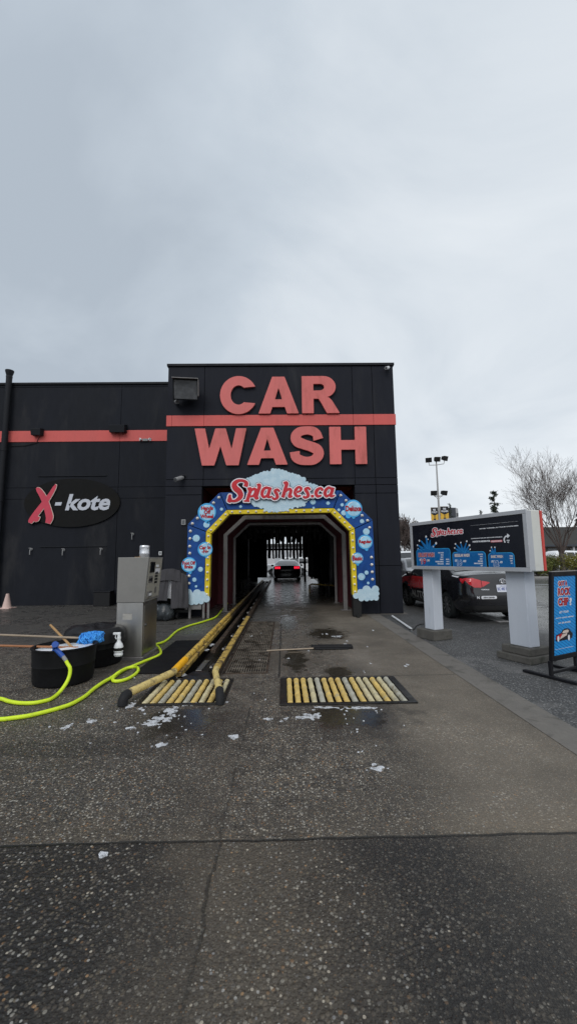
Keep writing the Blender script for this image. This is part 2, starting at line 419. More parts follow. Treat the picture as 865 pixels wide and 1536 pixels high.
def stroke(pts, sub=6):       # pts (x, y, width) -> closed outline with flat ends
    P = spline(pts, sub) if sub > 1 else pts; L = []; Rr = []
    for i, (x, y, w) in enumerate(P):
        a = P[max(i - 1, 0)]; b = P[min(i + 1, len(P) - 1)]; dx, dy = b[0] - a[0], b[1] - a[1]; l = math.hypot(dx, dy) or 1
        nx_, ny_ = -dy / l, dx / l
        L.append((x + nx_ * w / 2, y + ny_ * w / 2)); Rr.append((x - nx_ * w / 2, y - ny_ * w / 2))
    return L + Rr[::-1]
def strokes_shape(polys, res, off=0.0, pad=None):
    allp = [p for q in polys for p in q]; pad = (off + 3 * res) if pad is None else pad
    xs, ys, X, Yg = grid(min(p[0] for p in allp) - pad, max(p[0] for p in allp) + pad, min(p[1] for p in allp) - pad, max(p[1] for p in allp) + pad, res)
    S = np.full(X.shape, 1e9)
    for q in polys: S = np.minimum(S, poly_sdf([q], X, Yg))
    return march(S - off, xs, ys)
def circles_shape(cs, res, off=0.0):
    m = max(c[2] for c in cs) + off + 3 * res
    xs, ys, X, Yg = grid(min(c[0] for c in cs) - m, max(c[0] for c in cs) + m, min(c[1] for c in cs) - m, max(c[1] for c in cs) + m, res)
    return march(circ_sdf(cs, X, Yg) - off, xs, ys)

def text_tris(body, offset=0.0, shear=0.0, spacing=1.0, line=1.0, align='CENTER'):
    cu = bpy.data.curves.new('lettering', 'FONT'); cu.body = body; cu.size = 1.0; cu.offset = offset; cu.shear = shear
    cu.space_character = spacing; cu.space_line = line; cu.align_x = align; cu.resolution_u = 3; cu.fill_mode = 'FRONT'
    o = bpy.data.objects.new('lettering', cu)
    me = bpy.data.meshes.new_from_object(o)
    V = [(v.co.x, v.co.y) for v in me.vertices]; Fc = [tuple(p.vertices) for p in me.polygons]
    ec = {}
    for f in Fc:
        for a, b in zip(f, f[1:] + f[:1]): ec[(a, b)] = ec.get((a, b), 0) + 1
    B = [(a, b) for (a, b) in ec if (b, a) not in ec]
    bpy.data.objects.remove(o); bpy.data.curves.remove(cu); bpy.data.meshes.remove(me)
    A = sum((V[f[1]][0] - V[f[0]][0]) * (V[f[2]][1] - V[f[0]][1]) - (V[f[2]][0] - V[f[0]][0]) * (V[f[1]][1] - V[f[0]][1]) for f in Fc)
    if A < 0: Fc = [f[::-1] for f in Fc]; B = [(b, a) for a, b in B]
    return V, Fc, B
def text_fit(body, x0, x1, y0, y1, **k):
    V, Fc, B = text_tris(body, **k)
    ax = min(v[0] for v in V); bx = max(v[0] for v in V); ay = min(v[1] for v in V); by = max(v[1] for v in V)
    return [(x0 + (v[0] - ax) / (bx - ax) * (x1 - x0), y0 + (v[1] - ay) / (by - ay) * (y1 - y0)) for v in V], Fc, B
# ================================================================== WORLD, SUN, CAMERA
SUN_EL, SUN_AZ = R(38), R(200)          # azimuth measured clockwise from +Y: behind the camera, a little to the left
sun_dir = Vector((math.sin(SUN_AZ) * math.cos(SUN_EL), math.cos(SUN_AZ) * math.cos(SUN_EL), math.sin(SUN_EL)))
W = bpy.data.worlds.new('World'); SC.world = W; W.use_nodes = True
nt = W.node_tree; bg = nt.nodes['Background']
sky = nt.nodes.new('ShaderNodeTexSky'); sky.sky_type = 'NISHITA'; sky.sun_disc = False
sky.sun_elevation = SUN_EL; sky.sun_rotation = SUN_AZ; sky.air_density = 1.0; sky.dust_density = 3.0
tc = nt.nodes.new('ShaderNodeTexCoord'); gen = tc.outputs['Generated']
sx = sepxyz(nt, gen)
zc = nm(nt, 'ADD', nm(nt, 'MAXIMUM', sx[2], 0.0), .32)          # flatten the cloud layer towards the horizon
cv = nt.nodes.new('ShaderNodeCombineXYZ')
nt.links.new(nm(nt, 'DIVIDE', sx[0], zc), cv.inputs[0]); nt.links.new(nm(nt, 'DIVIDE', sx[1], zc), cv.inputs[1])
n1 = nnoise(nt, cv.outputs[0], 1.25, 8, .52, .6)
n2 = nnoise(nt, cv.outputs[0], .42, 2, .5, .2)
k = nm(nt, 'ADD', nm(nt, 'MULTIPLY', n1, .62), nm(nt, 'MULTIPLY', n2, .48))
k = nm(nt, 'ADD', k, nm(nt, 'MULTIPLY', sx[0], .24))            # brighter cloud on the east side
cl = nramp(nt, k, [(.38, (4.7, 5.35, 6.1)), (.49, (5.9, 6.6, 7.35)), (.58, (7.3, 7.9, 8.5)), (.72, (8.9, 9.35, 9.75))])
# the sun glows through the cloud behind the camera
dt = nt.nodes.new('ShaderNodeVectorMath'); dt.operation = 'DOT_PRODUCT'
nt.links.new(gen, dt.inputs[0]); dt.inputs[1].default_value = sun_dir
gl = nm(nt, 'ADD', 1.0, nm(nt, 'MULTIPLY', nm(nt, 'POWER', nm(nt, 'MAXIMUM', dt.outputs['Value'], 0.0), 2.0), .7))
vm = nt.nodes.new('ShaderNodeVectorMath'); vm.operation = 'SCALE'
nt.links.new(cl, vm.inputs[0]); nt.links.new(gl, vm.inputs['Scale'])
nt.links.new(nmix(nt, .94, sky.outputs[0], vm.outputs[0]), bg.inputs['Color'])
bg.inputs['Strength'].default_value = .1

sl = bpy.data.lights.new('sun', 'SUN'); sl.energy = 1.1; sl.angle = R(28); sl.color = (1, .965, .92)
so = bpy.data.objects.new('sun', sl); COL.objects.link(so)
so.rotation_euler = (-sun_dir).to_track_quat('-Z', 'Y').to_euler(); so.location = (0, -10, 30)

cd = bpy.data.cameras.new('camera'); co = bpy.data.objects.new('camera', cd); COL.objects.link(co)
cd.sensor_fit = 'VERTICAL'; cd.sensor_height = 36.0; cd.lens = F_PX / 1536 * 36.0; cd.clip_start = .05; cd.clip_end = 3000
Mx = Matrix.Identity(4)
for i in range(3): Mx[i][0] = _rc[i]; Mx[i][1] = _uc[i]; Mx[i][2] = -_f[i]; Mx[i][3] = CAM[i]
co.matrix_world = Mx; SC.camera = co
vs = SC.view_settings; vs.view_transform = 'Standard'; vs.look = 'None'; vs.exposure = 0.0; vs.gamma = 1.0; vs.use_curve_mapping = False
SC.cycles.max_bounces = 8; SC.cycles.diffuse_bounces = 4; SC.cycles.glossy_bounces = 4

# ================================================================== GROUND
def emask(nt, P, n, cx, cy, rx, ry, amt=1.1, lo=1.25, hi=.7):
    dx = nm(nt, 'DIVIDE', nm(nt, 'SUBTRACT', P[0], cx), rx); dy = nm(nt, 'DIVIDE', nm(nt, 'SUBTRACT', P[1], cy), ry)
    d = nm(nt, 'SQRT', nm(nt, 'ADD', nm(nt, 'MULTIPLY', dx, dx), nm(nt, 'MULTIPLY', dy, dy)))
    d = nm(nt, 'ADD', d, nm(nt, 'MULTIPLY', nm(nt, 'SUBTRACT', n, .5), amt * 2))
    return nsm(nt, d, hi, lo, 1.0, 0.0)
def aggregate_mat():
    m, nt, b = new_mat('exposed_aggregate'); p = geo_pos(nt); P = sepxyz(nt, p)
    nL = nnoise(nt, p, .9, 5, .6, .3); nM = nnoise(nt, p, 4.0, 5, .6); nS = nnoise(nt, p, 190, 2, .5)
    def pebbles(scale, tag_):
        v = nvor(nt, p, scale); c = sepxyz(nt, v.outputs['Color'])
        col = nramp(nt, c[0], [(0, (.050, .046, .040)), (.22, (.105, .090, .074)), (.42, (.16, .135, .105)), (.56, (.030, .031, .033)), (.70, (.23, .19, .135)), (.80, (.13, .125, .120)), (.87, (.42, .39, .33)), (.965, (.30, .17, .085))], 'CONSTANT')
        on = nsm(nt, v.outputs['Distance'], .30, .52, 1.0, 0.0)
        return col, on, v.outputs['Distance']
    c1, o1, d1 = pebbles(58, 'a'); c2, o2, d2 = pebbles(118, 'b')
    matrix = nramp(nt, nS, [(.3, (.050, .043, .035)), (.7, (.098, .085, .069))])
    base = nmix(nt, o2, matrix, c2)
    # coarse stones show where the cement skin has worn away
    coarse = nsm(nt, nm(nt, 'ADD', nm(nt, 'ADD', nL, nm(nt, 'MULTIPLY', nM, .25)), nm(nt, 'MULTIPLY', P[0], -.10)), .46, .66)
    band = nsm(nt, nm(nt, 'ABSOLUTE', nm(nt, 'ADD', nm(nt, 'ADD', P[0], nm(nt, 'MULTIPLY', nM, .2)), .42)), .34, .10)
    coarse = nm(nt, 'MULTIPLY', coarse, nm(nt, 'SUBTRACT', 1.0, nm(nt, 'MULTIPLY', band, .7)))
    c = nmix(nt, nm(nt, 'MULTIPLY', o1, nm(nt, 'ADD', .25, nm(nt, 'MULTIPLY', coarse, .75))), base, c1)
    # drier, finer, tan lane on the side away from the conveyor
    fine = nm(nt, 'MULTIPLY', nsm(nt, nm(nt, 'ADD', P[0], nm(nt, 'MULTIPLY', nm(nt, 'SUBTRACT', nL, .5), 1.4)), .55, 1.25), nsm(nt, P[1], 2.3, 2.4, .30, 1.0))
    tan = nramp(nt, nm(nt, 'ADD', nm(nt, 'MULTIPLY', nS, .6), nm(nt, 'MULTIPLY', nM, .4)), [(.3, (.115, .098, .077)), (.7, (.225, .192, .152))])
    c = nmix(nt, nm(nt, 'MULTIPLY', fine, .55), c, tan)
    # old floor in front of the shop: smoother and greyer
    old = nsm(nt, nm(nt, 'SUBTRACT', P[1], nm(nt, 'MULTIPLY', nL, 2.0)), 5.2, 7.4)
    old = nm(nt, 'MULTIPLY', old, nsm(nt, P[0], -1.2, -2.1))
    c = nmix(nt, nm(nt, 'MULTIPLY', old, .75), c, nramp(nt, nM, [(.3, (.048, .047, .046)), (.7, (.082, .080, .077))]))
    # smooth trowelled strip beside the conveyor
    st = nm(nt, 'MULTIPLY', nm(nt, 'MULTIPLY', nsm(nt, P[0], -.85, -.83), nsm(nt, P[0], -.10, -.06, 1, 0)), nsm(nt, P[1], 9.8, 9.84))
    c = nmix(nt, nm(nt, 'MULTIPLY', st, .85), c, nramp(nt, nM, [(.3, (.075, .073, .070)), (.7, (.115, .112, .106))]))
    c = nmix(nt, 1.0, c, nramp(nt, nL, [(.3, .66), (.72, 1.16)]), 'MULTIPLY')
    edge_ = nm(nt, 'MULTIPLY', nsm(nt, nm(nt, 'ADD', P[1], nm(nt, 'MULTIPLY', nM, .35)), 2.85, 2.5), nsm(nt, nL, .38, .62))
    c = nmix(nt, nm(nt, 'MULTIPLY', edge_, .30), c, (.16, .125, .085))
    # near slab is darker with damp
    near = nsm(nt, P[1], 2.32, 2.35, 1.0, 0.0)
    tr = nsm(nt, nm(nt, 'ADD', P[0], nm(nt, 'MULTIPLY', nL, .5)), .0, -.55)
    xw = nm(nt, 'ADD', P[0], nm(nt, 'MULTIPLY', nm(nt, 'SUBTRACT', nM, .5), .7))
    xw = nm(nt, 'ADD', xw, nm(nt, 'MULTIPLY', nm(nt, 'SUBTRACT', nL, .5), .6)); dk = nm(nt, 'MAXIMUM', nsm(nt, xw, -.20, -1.0), nm(nt, 'MULTIPLY', nsm(nt, xw, -.05, .55), nsm(nt, xw, 1.35, .65)))
    c = nmix(nt, nm(nt, 'MULTIPLY', nm(nt, 'MULTIPLY', near, nm(nt, 'SUBTRACT', 1.0, dk)), .35), c, nramp(nt, nS, [(.3, (.075, .063, .048)), (.7, (.140, .120, .093))]))
    c = nmix(nt, nm(nt, 'MULTIPLY', nm(nt, 'MULTIPLY', near, dk), nm(nt, 'MULTIPLY', nsm(nt, d1, .34, .55), .75)), c, (.022, .021, .020))
    damp = nm(nt, 'MAXIMUM', nm(nt, 'MULTIPLY', near, nm(nt, 'ADD', .50, nm(nt, 'MULTIPLY', dk, .30))), nm(nt, 'MULTIPLY', nm(nt, 'MULTIPLY', nsm(nt, P[1], 4.6, 2.9), tr), .35))
    wet2 = nm(nt, 'MULTIPLY', nsm(nt, nm(nt, 'ADD', nM, nm(nt, 'MULTIPLY', nL, .6)), .78, .92), nsm(nt, P[0], 1.3, .6))
    damp = nm(nt, 'MAXIMUM', damp, nm(nt, 'MULTIPLY', wet2, .55)); damp = nm(nt, 'MAXIMUM', damp, nm(nt, 'MULTIPLY', emask(nt, P, nM, -1.6, 3.45, 1.0, .18, 1.3), .8)); damp = nm(nt, 'MAXIMUM', damp, nm(nt, 'MULTIPLY', emask(nt, P, nM, -.9, 3.85, .7, .5, 1.3), .7)); damp = nm(nt, 'MAXIMUM', damp, nm(nt, 'MULTIPLY', emask(nt, P, nM, .6, 3.95, .6, .45, 1.3), .7))
    c = nmix(nt, damp, c, nmix(nt, 1.0, c, (.44, .45, .47), 'MULTIPLY'))
    # sparse big pale stones worn proud of the surface
    vb = nvor(nt, p, 40); cb = sepxyz(nt, vb.outputs['Color'])
    big = nm(nt, 'MULTIPLY', nsm(nt, vb.outputs['Distance'], .20, .27, 1, 0), nsm(nt, cb[0], .66, .67))
    big = nm(nt, 'MULTIPLY', big, nsm(nt, coarse, .15, .6))
    c = nmix(nt, nm(nt, 'MULTIPLY', big, .9), c, nramp(nt, cb[1], [(0, (.26, .25, .23)), (.4, (.34, .30, .24)), (.7, (.17, .165, .16)), (.88, (.24, .15, .08))], 'CONSTANT'))
    # standing water
    pud = None
    for a in ((-.98, 3.95, .36, .34), (.60, 4.0, .36, .27), (.86, 8.2, .38, .6), (.16, 6.2, .16, .8), (.1, 9.9, .22, 1.2), (.72, 5.5, .18, .24)):
        e = emask(nt, P, nM, *a); pud = e if pud is None else nm(nt, 'MAXIMUM', pud, e)
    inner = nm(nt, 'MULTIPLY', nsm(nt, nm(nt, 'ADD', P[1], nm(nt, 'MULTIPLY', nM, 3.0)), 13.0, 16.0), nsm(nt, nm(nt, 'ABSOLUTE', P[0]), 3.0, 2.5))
    wetf = nm(nt, 'MAXIMUM', pud, inner)
    c = nmix(nt, nm(nt, 'MULTIPLY', pud, .80), c, (.026, .022, .016))
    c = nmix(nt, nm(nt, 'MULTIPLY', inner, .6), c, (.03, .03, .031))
    # joints between the slabs, with crumbled edges
    wob = nm(nt, 'MULTIPLY', nm(nt, 'SUBTRACT', nM, .5), .035)
    jy = nm(nt, 'ABSOLUTE', nm(nt, 'SUBTRACT', nm(nt, 'ADD', P[1], wob), nm(nt, 'ADD', 2.337, nm(nt, 'MULTIPLY', P[0], .002))))
    jx = nm(nt, 'ABSOLUTE', nm(nt, 'SUBTRACT', nm(nt, 'ADD', P[0], nm(nt, 'MULTIPLY', wob, 2.2)), -.355))
    j1 = nsm(nt, jy, .004, .015, 1, 0)
    j2 = nm(nt, 'MULTIPLY', nm(nt, 'MULTIPLY', nsm(nt, jx, .003, .012, 1, 0), nsm(nt, nL, .40, .60, .25, .75)), nsm(nt, P[1], 4.27, 4.30, 1, 0))
    j3 = nm(nt, 'MULTIPLY', nsm(nt, nm(nt, 'ABSOLUTE', nm(nt, 'SUBTRACT', nm(nt, 'ADD', P[0], nm(nt, 'MULTIPLY', wob, .5)), -.07)), .006, .016, 1, 0), nsm(nt, P[1], 5.27, 5.31))
    j4 = nm(nt, 'MULTIPLY', nsm(nt, nm(nt, 'ABSOLUTE', nm(nt, 'SUBTRACT', nm(nt, 'ADD', P[1], wob), 5.30)), .006, .016, 1, 0), nsm(nt, P[0], 2.2, 2.15))
    jj = nm(nt, 'MAXIMUM', nm(nt, 'MAXIMUM', j1, j2), nm(nt, 'MAXIMUM', j3, nm(nt, 'MULTIPLY', j4, .6)))
    c = nmix(nt, nm(nt, 'MULTIPLY', jj, .85), c, (.012, .012, .011))
    nt.links.new(c, b.inputs['Base Color'])
    rg = nm(nt, 'ADD', .52, nm(nt, 'MULTIPLY', fine, .22))
    sheen = nm(nt, 'MULTIPLY', nm(nt, 'MULTIPLY', nsm(nt, P[1], 4.2, 7.0), nsm(nt, P[0], 1.7, 1.0)), nsm(nt, nm(nt, 'ADD', nL, nm(nt, 'MULTIPLY', nM, .4)), .55, .80))
    rg = nm(nt, 'SUBTRACT', rg, nm(nt, 'ADD', nm(nt, 'MULTIPLY', damp, .16), nm(nt, 'MULTIPLY', sheen, .20)))
    mx = nt.nodes.new('ShaderNodeMix'); mx.data_type = 'FLOAT'
    nt.links.new(wetf, mx.inputs[0]); nt.links.new(rg, mx.inputs[2])
    nt.links.new(nm(nt, 'ADD', nsm(nt, nM, .35, .62, .07, .20), nm(nt, 'MULTIPLY', inner, .12)), mx.inputs[3])
    nt.links.new(mx.outputs[0], b.inputs['Roughness']); nt.links.new(nm(nt, 'ADD', .26, nm(nt, 'MULTIPLY', nm(nt, 'MAXIMUM', sheen, wetf), .3)), b.inputs['Specular IOR Level'])
    h = nm(nt, 'SUBTRACT', nm(nt, 'SUBTRACT', 1.0, nm(nt, 'MULTIPLY', d1, nm(nt, 'ADD', .3, coarse))), nm(nt, 'MULTIPLY', d2, .5))
    h = nm(nt, 'SUBTRACT', h, nm(nt, 'MULTIPLY', jj, 2.0))
    bp = nt.nodes.new('ShaderNodeBump'); bp.inputs['Distance'].default_value = .007
    nt.links.new(h, bp.inputs['Height'])
    nt.links.new(nm(nt, 'SUBTRACT', .62, nm(nt, 'MULTIPLY', wetf, .56)), bp.inputs['Strength'])
    nt.links.new(bp.outputs[0], b.inputs['Normal'])
    return m
def asphalt_mat(name, wetx=True, tone=1.0):
    m, nt, b = new_mat(name); p = geo_pos(nt); P = sepxyz(nt, p)
    nL = nnoise(nt, p, .55, 5, .6, .4); nM = nnoise(nt, p, 3.0, 5, .6)
    v = nvor(nt, p, 55); cc = sepxyz(nt, v.outputs['Color'])
    c = nramp(nt, cc[1], [(0, (.048, .049, .050)), (.35, (.088, .088, .088)), (.6, (.125, .124, .122)), (.8, (.21, .208, .20)), (.93, (.07, .062, .055))], 'CONSTANT')
    c = nmix(nt, nsm(nt, v.outputs['Distance'], .3, .6), c, (.036, .036, .036))
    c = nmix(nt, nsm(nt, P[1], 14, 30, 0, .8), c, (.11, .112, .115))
    c = nmix(nt, 1.0, c, nramp(nt, nL, [(.3, .70 * tone), (.7, 1.2 * tone)]), 'MULTIPLY')
    worn = nsm(nt, nm(nt, 'ADD', nL, nm(nt, 'MULTIPLY', nM, .5)), .82, .95)
    c = nmix(nt, nm(nt, 'MULTIPLY', worn, .5), c, (.13, .125, .12))
    wet = nm(nt, 'MULTIPLY', nsm(nt, nm(nt, 'ADD', P[0], nm(nt, 'MULTIPLY', nL, 2.0)), 5.2, 7.0), nsm(nt, nm(nt, 'ADD', nL, nm(nt, 'MULTIPLY', nM, .3)), .46, .62, .45, 1.0))
    if wetx:
        wet = nm(nt, 'MAXIMUM', wet, nsm(nt, P[1], 24, 32))
    c = nmix(nt, nm(nt, 'MULTIPLY', wet, .3), c, (.035, .036, .038))
    nt.links.new(c, b.inputs['Base Color'])
    nt.links.new(nm(nt, 'SUBTRACT', .72, nm(nt, 'MULTIPLY', wet, .56)), b.inputs['Roughness'])
    bp = nt.nodes.new('ShaderNodeBump'); bp.inputs['Distance'].default_value = .008
    nt.links.new(nm(nt, 'SUBTRACT', 1.0, v.outputs['Distance']), bp.inputs['Height'])
    nt.links.new(nm(nt, 'SUBTRACT', .6, nm(nt, 'MULTIPLY', wet, .5)), bp.inputs['Strength'])
    nt.links.new(bp.outputs[0], b.inputs['Normal'])
    return m
M['agg'] = aggregate_mat(); M['asphalt'] = asphalt_mat('asphalt')
M['gutter'] = mat('gutter_concrete', (.135, .125, .112), .75, var=.2, vs=5, bump=.5, bs=120, dirt=(.075, .07, .062), dirt_t=(.5, .7), ds=2.5)

def sheet(x0, x1, y0, y1, holes, z, extra_x=(), extra_y=()):
    xs = sorted({x0, x1, *extra_x, *[h[0] for h in holes], *[h[1] for h in holes]}); ys = sorted({y0, y1, *extra_y, *[h[2] for h in holes], *[h[3] for h in holes]})
    m = MB(); id_ = {}
    def vtx(x, y):
        if (x, y) not in id_: id_[(x, y)] = len(m.v); m.v.append((x, y, z))
        return id_[(x, y)]
    for i in range(len(xs) - 1):
        for j in range(len(ys) - 1):
            cx, cy = (xs[i] + xs[i + 1]) / 2, (ys[j] + ys[j + 1]) / 2
            if any(h[0] < cx < h[1] and h[2] < cy < h[3] for h in holes): continue
            m.f.append((vtx(xs[i], ys[j]), vtx(xs[i + 1], ys[j]), vtx(xs[i + 1], ys[j + 1]), vtx(xs[i], ys[j + 1]))); m.m.append(0)
    return m
AX0, AX1, AY0, AY1 = -22.0, 2.2, -8.0, 33.0
PR = (-.055, 1.37, 4.30, 5.23)      # roller plate pits, conveyor trench, drain pit
PL = (-1.555, -.635, 4.35, 5.235)
TR = (-1.37, -.87, 5.32, 27.3)
GR = (-.815, -.22, 5.47, 9.83)
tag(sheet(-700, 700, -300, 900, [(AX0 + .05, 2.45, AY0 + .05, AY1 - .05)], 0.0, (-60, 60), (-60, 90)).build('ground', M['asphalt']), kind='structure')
tag(sheet(AX0, AX1, AY0, AY1, [PR, PL, TR, GR], .004).build('concrete_apron', M['agg']), kind='structure')
tag(sheet(AX1 - .012, 2.52, AY0, 10.85, [], .008).build('concrete_gutter', M['gutter']), kind='structure')
tag(sheet(2.2, 3.3, 10.8, AY1, [], .002).build('concrete_floor', M['gutter']), kind='structure')
def pit(hole, depth, zt=.0042):
    m = MB(); x0, x1, y0, y1 = hole
    p = [(x0, y0), (x1, y0), (x1, y1), (x0, y1)]
    for i in range(4):
        a, b_ = p[i], p[(i + 1) % 4]
        m.add([(a[0], a[1], zt), (b_[0], b_[1], zt), (b_[0], b_[1], -depth), (a[0], a[1], -depth)], [(0, 1, 2, 3)])
    m.add([(x, y, -depth) for x, y in p], [(0, 1, 2, 3)])
    return m

# ================================================================== CAR WASH BUILDING (tower over the tunnel)
TY = 10.95
XL, XR = -3.24, 3.21
ZT = Y(420, 547, TY).z
OX0, OX1, OZ = -2.23, 1.995, Y(420, 728.5, TY).z
S0, S1 = Y(420, 638.5, TY).z, Y(420, 622.5, TY).z
print('tower', XL, XR, ZT, OZ, S0, S1, Y(250, 650, TY).x, Y(597, 740, TY).x)
bld = thing('car_wash_building', 'black car wash building with the tall panelled front around the drive-through tunnel', 'building', (0, TY, 0))
w = MB()
g = .007
cols = [XL, Y(306, 640, TY).x, OX1 + .02, Y(560, 640, TY).x, XR]
rows = [OZ + .004, Y(420, 718, TY).z, S0, S1, ZT - .05]
lowr = [0.0, OZ + .004]
def panel(x0, x1, z0, z1): w.lohi((x0 + g, TY, z0 + g), (x1 - g, TY + .10, z1 - g))
for i in range(4):
    for j in range(4):
        panel(cols[i], cols[i + 1], rows[j], rows[j + 1])
zmid = Y(420, 740, TY).z
for x0, x1 in ((XL, OX0), (OX1, cols[3]), (cols[3], XR)):
    panel(x0, x1, 0.0, 1.28 if x0 > 0 else zmid - .02)
    if x0 > 0: panel(x0, x1, 1.28, zmid - .02)
    panel(x0, x1, zmid - .02, OZ + .004)
fw = w.build('front_wall', M['black_wall'], bld, bevel=.004)
w = MB()
for x0, x1, z0, z1 in ((XL, OX0, 0, OZ + .004), (OX1, XR, 0, OZ + .004), (XL, XR, OZ + .004, ZT - .02)):
    w.lohi((x0 + .004, TY + .055, z0), (x1 - .004, TY + .28, z1))
w.build('backing_wall', M['black_trim'], bld)
w = MB(); w.lohi((XR - .2, TY + .285, 0), (XR - .002, 27.3, ZT - .03)); w.build('side_wall', M['black_wall'], bld)
w = MB(); w.lohi((XL + .002, TY + .285, 0), (XL + .2, 27.3, ZT - .03)); w.build('side_wall', M['black_wall'], bld)
w = MB(); w.lohi((XL + .21, TY + .29, ZT - .35), (XR - .21, 27.3, ZT - .12)); w.build('roof', M['roofing'], bld)
w = MB(); w.lohi((XL - .03, TY - .04, ZT - .045), (XR + .03, TY + .30, ZT + .03))
w.lohi((XL - .03, TY + .302, ZT - .045), (XL + .24, 27.52, ZT + .028)); w.lohi((XR - .24, TY + .302, ZT - .045), (XR + .03, 27.52, ZT + .028))
w.build('parapet_cap', M['black_trim'], bld, bevel=.008)
w = MB()
sx_ = [XL - .015] + [cols[1] - .9, cols[1], cols[2], cols[3], XR + .015]
for a, b_ in zip(sx_, sx_[1:]): w.lohi((a + .003, TY - .022, S0), (b_ - .003, TY + .02, S1))
w.build('stripe', M['salmon_stripe'], bld, bevel=.004)
# tunnel vestibule and tunnel
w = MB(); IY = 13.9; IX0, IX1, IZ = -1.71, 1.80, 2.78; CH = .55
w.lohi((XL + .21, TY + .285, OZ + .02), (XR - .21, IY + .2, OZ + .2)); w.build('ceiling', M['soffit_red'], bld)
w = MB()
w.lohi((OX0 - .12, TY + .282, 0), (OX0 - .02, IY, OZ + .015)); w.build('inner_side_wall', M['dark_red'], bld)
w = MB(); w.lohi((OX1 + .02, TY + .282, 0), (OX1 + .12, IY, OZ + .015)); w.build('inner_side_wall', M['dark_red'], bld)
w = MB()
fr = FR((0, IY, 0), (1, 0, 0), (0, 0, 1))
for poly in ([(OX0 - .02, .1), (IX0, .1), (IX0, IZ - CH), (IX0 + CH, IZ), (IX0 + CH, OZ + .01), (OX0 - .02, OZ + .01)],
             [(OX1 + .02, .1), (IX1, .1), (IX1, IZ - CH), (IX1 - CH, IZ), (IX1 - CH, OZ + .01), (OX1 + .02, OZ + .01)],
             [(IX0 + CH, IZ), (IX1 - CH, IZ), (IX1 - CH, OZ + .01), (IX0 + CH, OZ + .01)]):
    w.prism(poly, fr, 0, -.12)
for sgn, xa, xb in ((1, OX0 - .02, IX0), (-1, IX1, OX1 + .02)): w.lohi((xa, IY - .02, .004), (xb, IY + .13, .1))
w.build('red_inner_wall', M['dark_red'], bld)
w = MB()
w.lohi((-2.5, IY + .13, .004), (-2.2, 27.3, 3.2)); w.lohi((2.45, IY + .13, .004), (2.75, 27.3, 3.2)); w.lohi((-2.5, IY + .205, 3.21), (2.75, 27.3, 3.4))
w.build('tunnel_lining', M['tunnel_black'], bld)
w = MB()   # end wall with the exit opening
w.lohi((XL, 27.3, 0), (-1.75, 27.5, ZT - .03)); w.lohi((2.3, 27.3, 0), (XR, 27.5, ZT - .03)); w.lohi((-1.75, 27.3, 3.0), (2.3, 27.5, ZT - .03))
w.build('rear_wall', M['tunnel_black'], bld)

# raised letters
def ell(cx, cy, rx, ry, a0, a1, n=22): return [(cx + rx * math.cos(R(a0 + (a1 - a0) * i / n)), cy + ry * math.sin(R(a0 + (a1 - a0) * i / n))) for i in range(n + 1)]
GL = {
 'C': ([ell(.5, .5, .5, .5, 26, 334, 40) + [(.71, .30)] + ell(.5, .5, .215, .255, 312, 48, 30) + [(.71, .70)]], []),
 'A': ([[(0, 0), (.345, 1), (.655, 1), (1, 0), (.71, 0), (.655, .175), (.345, .175), (.29, 0)]], [[(.41, .38), (.59, .38), (.5, .70)]]),
 'R': ([[(0, 0), (0, 1), (.55, 1)] + ell(.58, .71, .33, .29, 88, -78, 16) + [(.72, .42), (.80, .34), (1.0, 0), (.66, 0), (.50, .30), (.44, .385), (.31, .39), (.31, 0)]], [[(.31, .79), (.48, .79)] + ell(.49, .70, .11, .09, 80, -80, 8) + [(.31, .605)]]),
 'W': ([[(0, 1), (.20, 1), (.285, .44), (.40, 1), (.60, 1), (.715, .44), (.80, 1), (1, 1), (.85, 0), (.615, 0), (.5, .52), (.385, 0), (.15, 0)]], []),
 'H': ([[(0, 0), (0, 1), (.31, 1), (.31, .64), (.69, .64), (.69, 1), (1, 1), (1, 0), (.69, 0), (.69, .385), (.31, .385), (.31, 0)]], []),
}
sS = stroke([(.835, .66, .285), (.79, .80, .25), (.68, .875, .235), (.5, .895, .21), (.30, .86, .24), (.185, .735, .28), (.24, .61, .285), (.42, .535, .26), (.62, .475, .26), (.80, .39, .285), (.835, .265, .285), (.70, .135, .24), (.5, .105, .21), (.31, .135, .24), (.185, .21, .26), (.155, .345, .285)], 5)
GL['S'] = ([sS], [])
def letter(ch, px0, px1, pyt, pyb, y0, d, name, mtl, parent):
    a = Y(px0, (pyt + pyb) / 2, y0); b_ = Y(px1, (pyt + pyb) / 2, y0); t = Y((px0 + px1) / 2, pyt, y0).z; bo = Y((px0 + px1) / 2, pyb, y0).z
    wd, h = b_.x - a.x, t - bo
    loops = [[(p[0] * wd, p[1] * h) for p in L] for grp in GL[ch] for L in grp]
    xs, ys, X, Yg = grid(-.04, wd + .04, -.04, h + .04, .0125)
    S = poly_sdf(loops, X, Yg)
    m = MB(); m.shape(march(S, xs, ys), FR((a.x, y0, bo), (1, 0, 0), (0, 0, 1)), 0.0, -d)
    return m.build(name, mtl, parent, smooth=30)
for ch, a, b_, t, bo in (('C', 330, 385.5, 564, 621), ('A', 387.5, 447.5, 565, 620), ('R', 452.5, 508.5, 564, 619.5), ('W', 291.5, 369.5, 642.5, 698), ('A', 370.5, 431, 641.5, 697), ('S', 433.5, 486, 639.5, 697.5), ('H', 494, 549.5, 640, 696)):
    letter(ch, a, b_, t, bo, TY - .085, .07, 'letter', M['salmon'], bld)

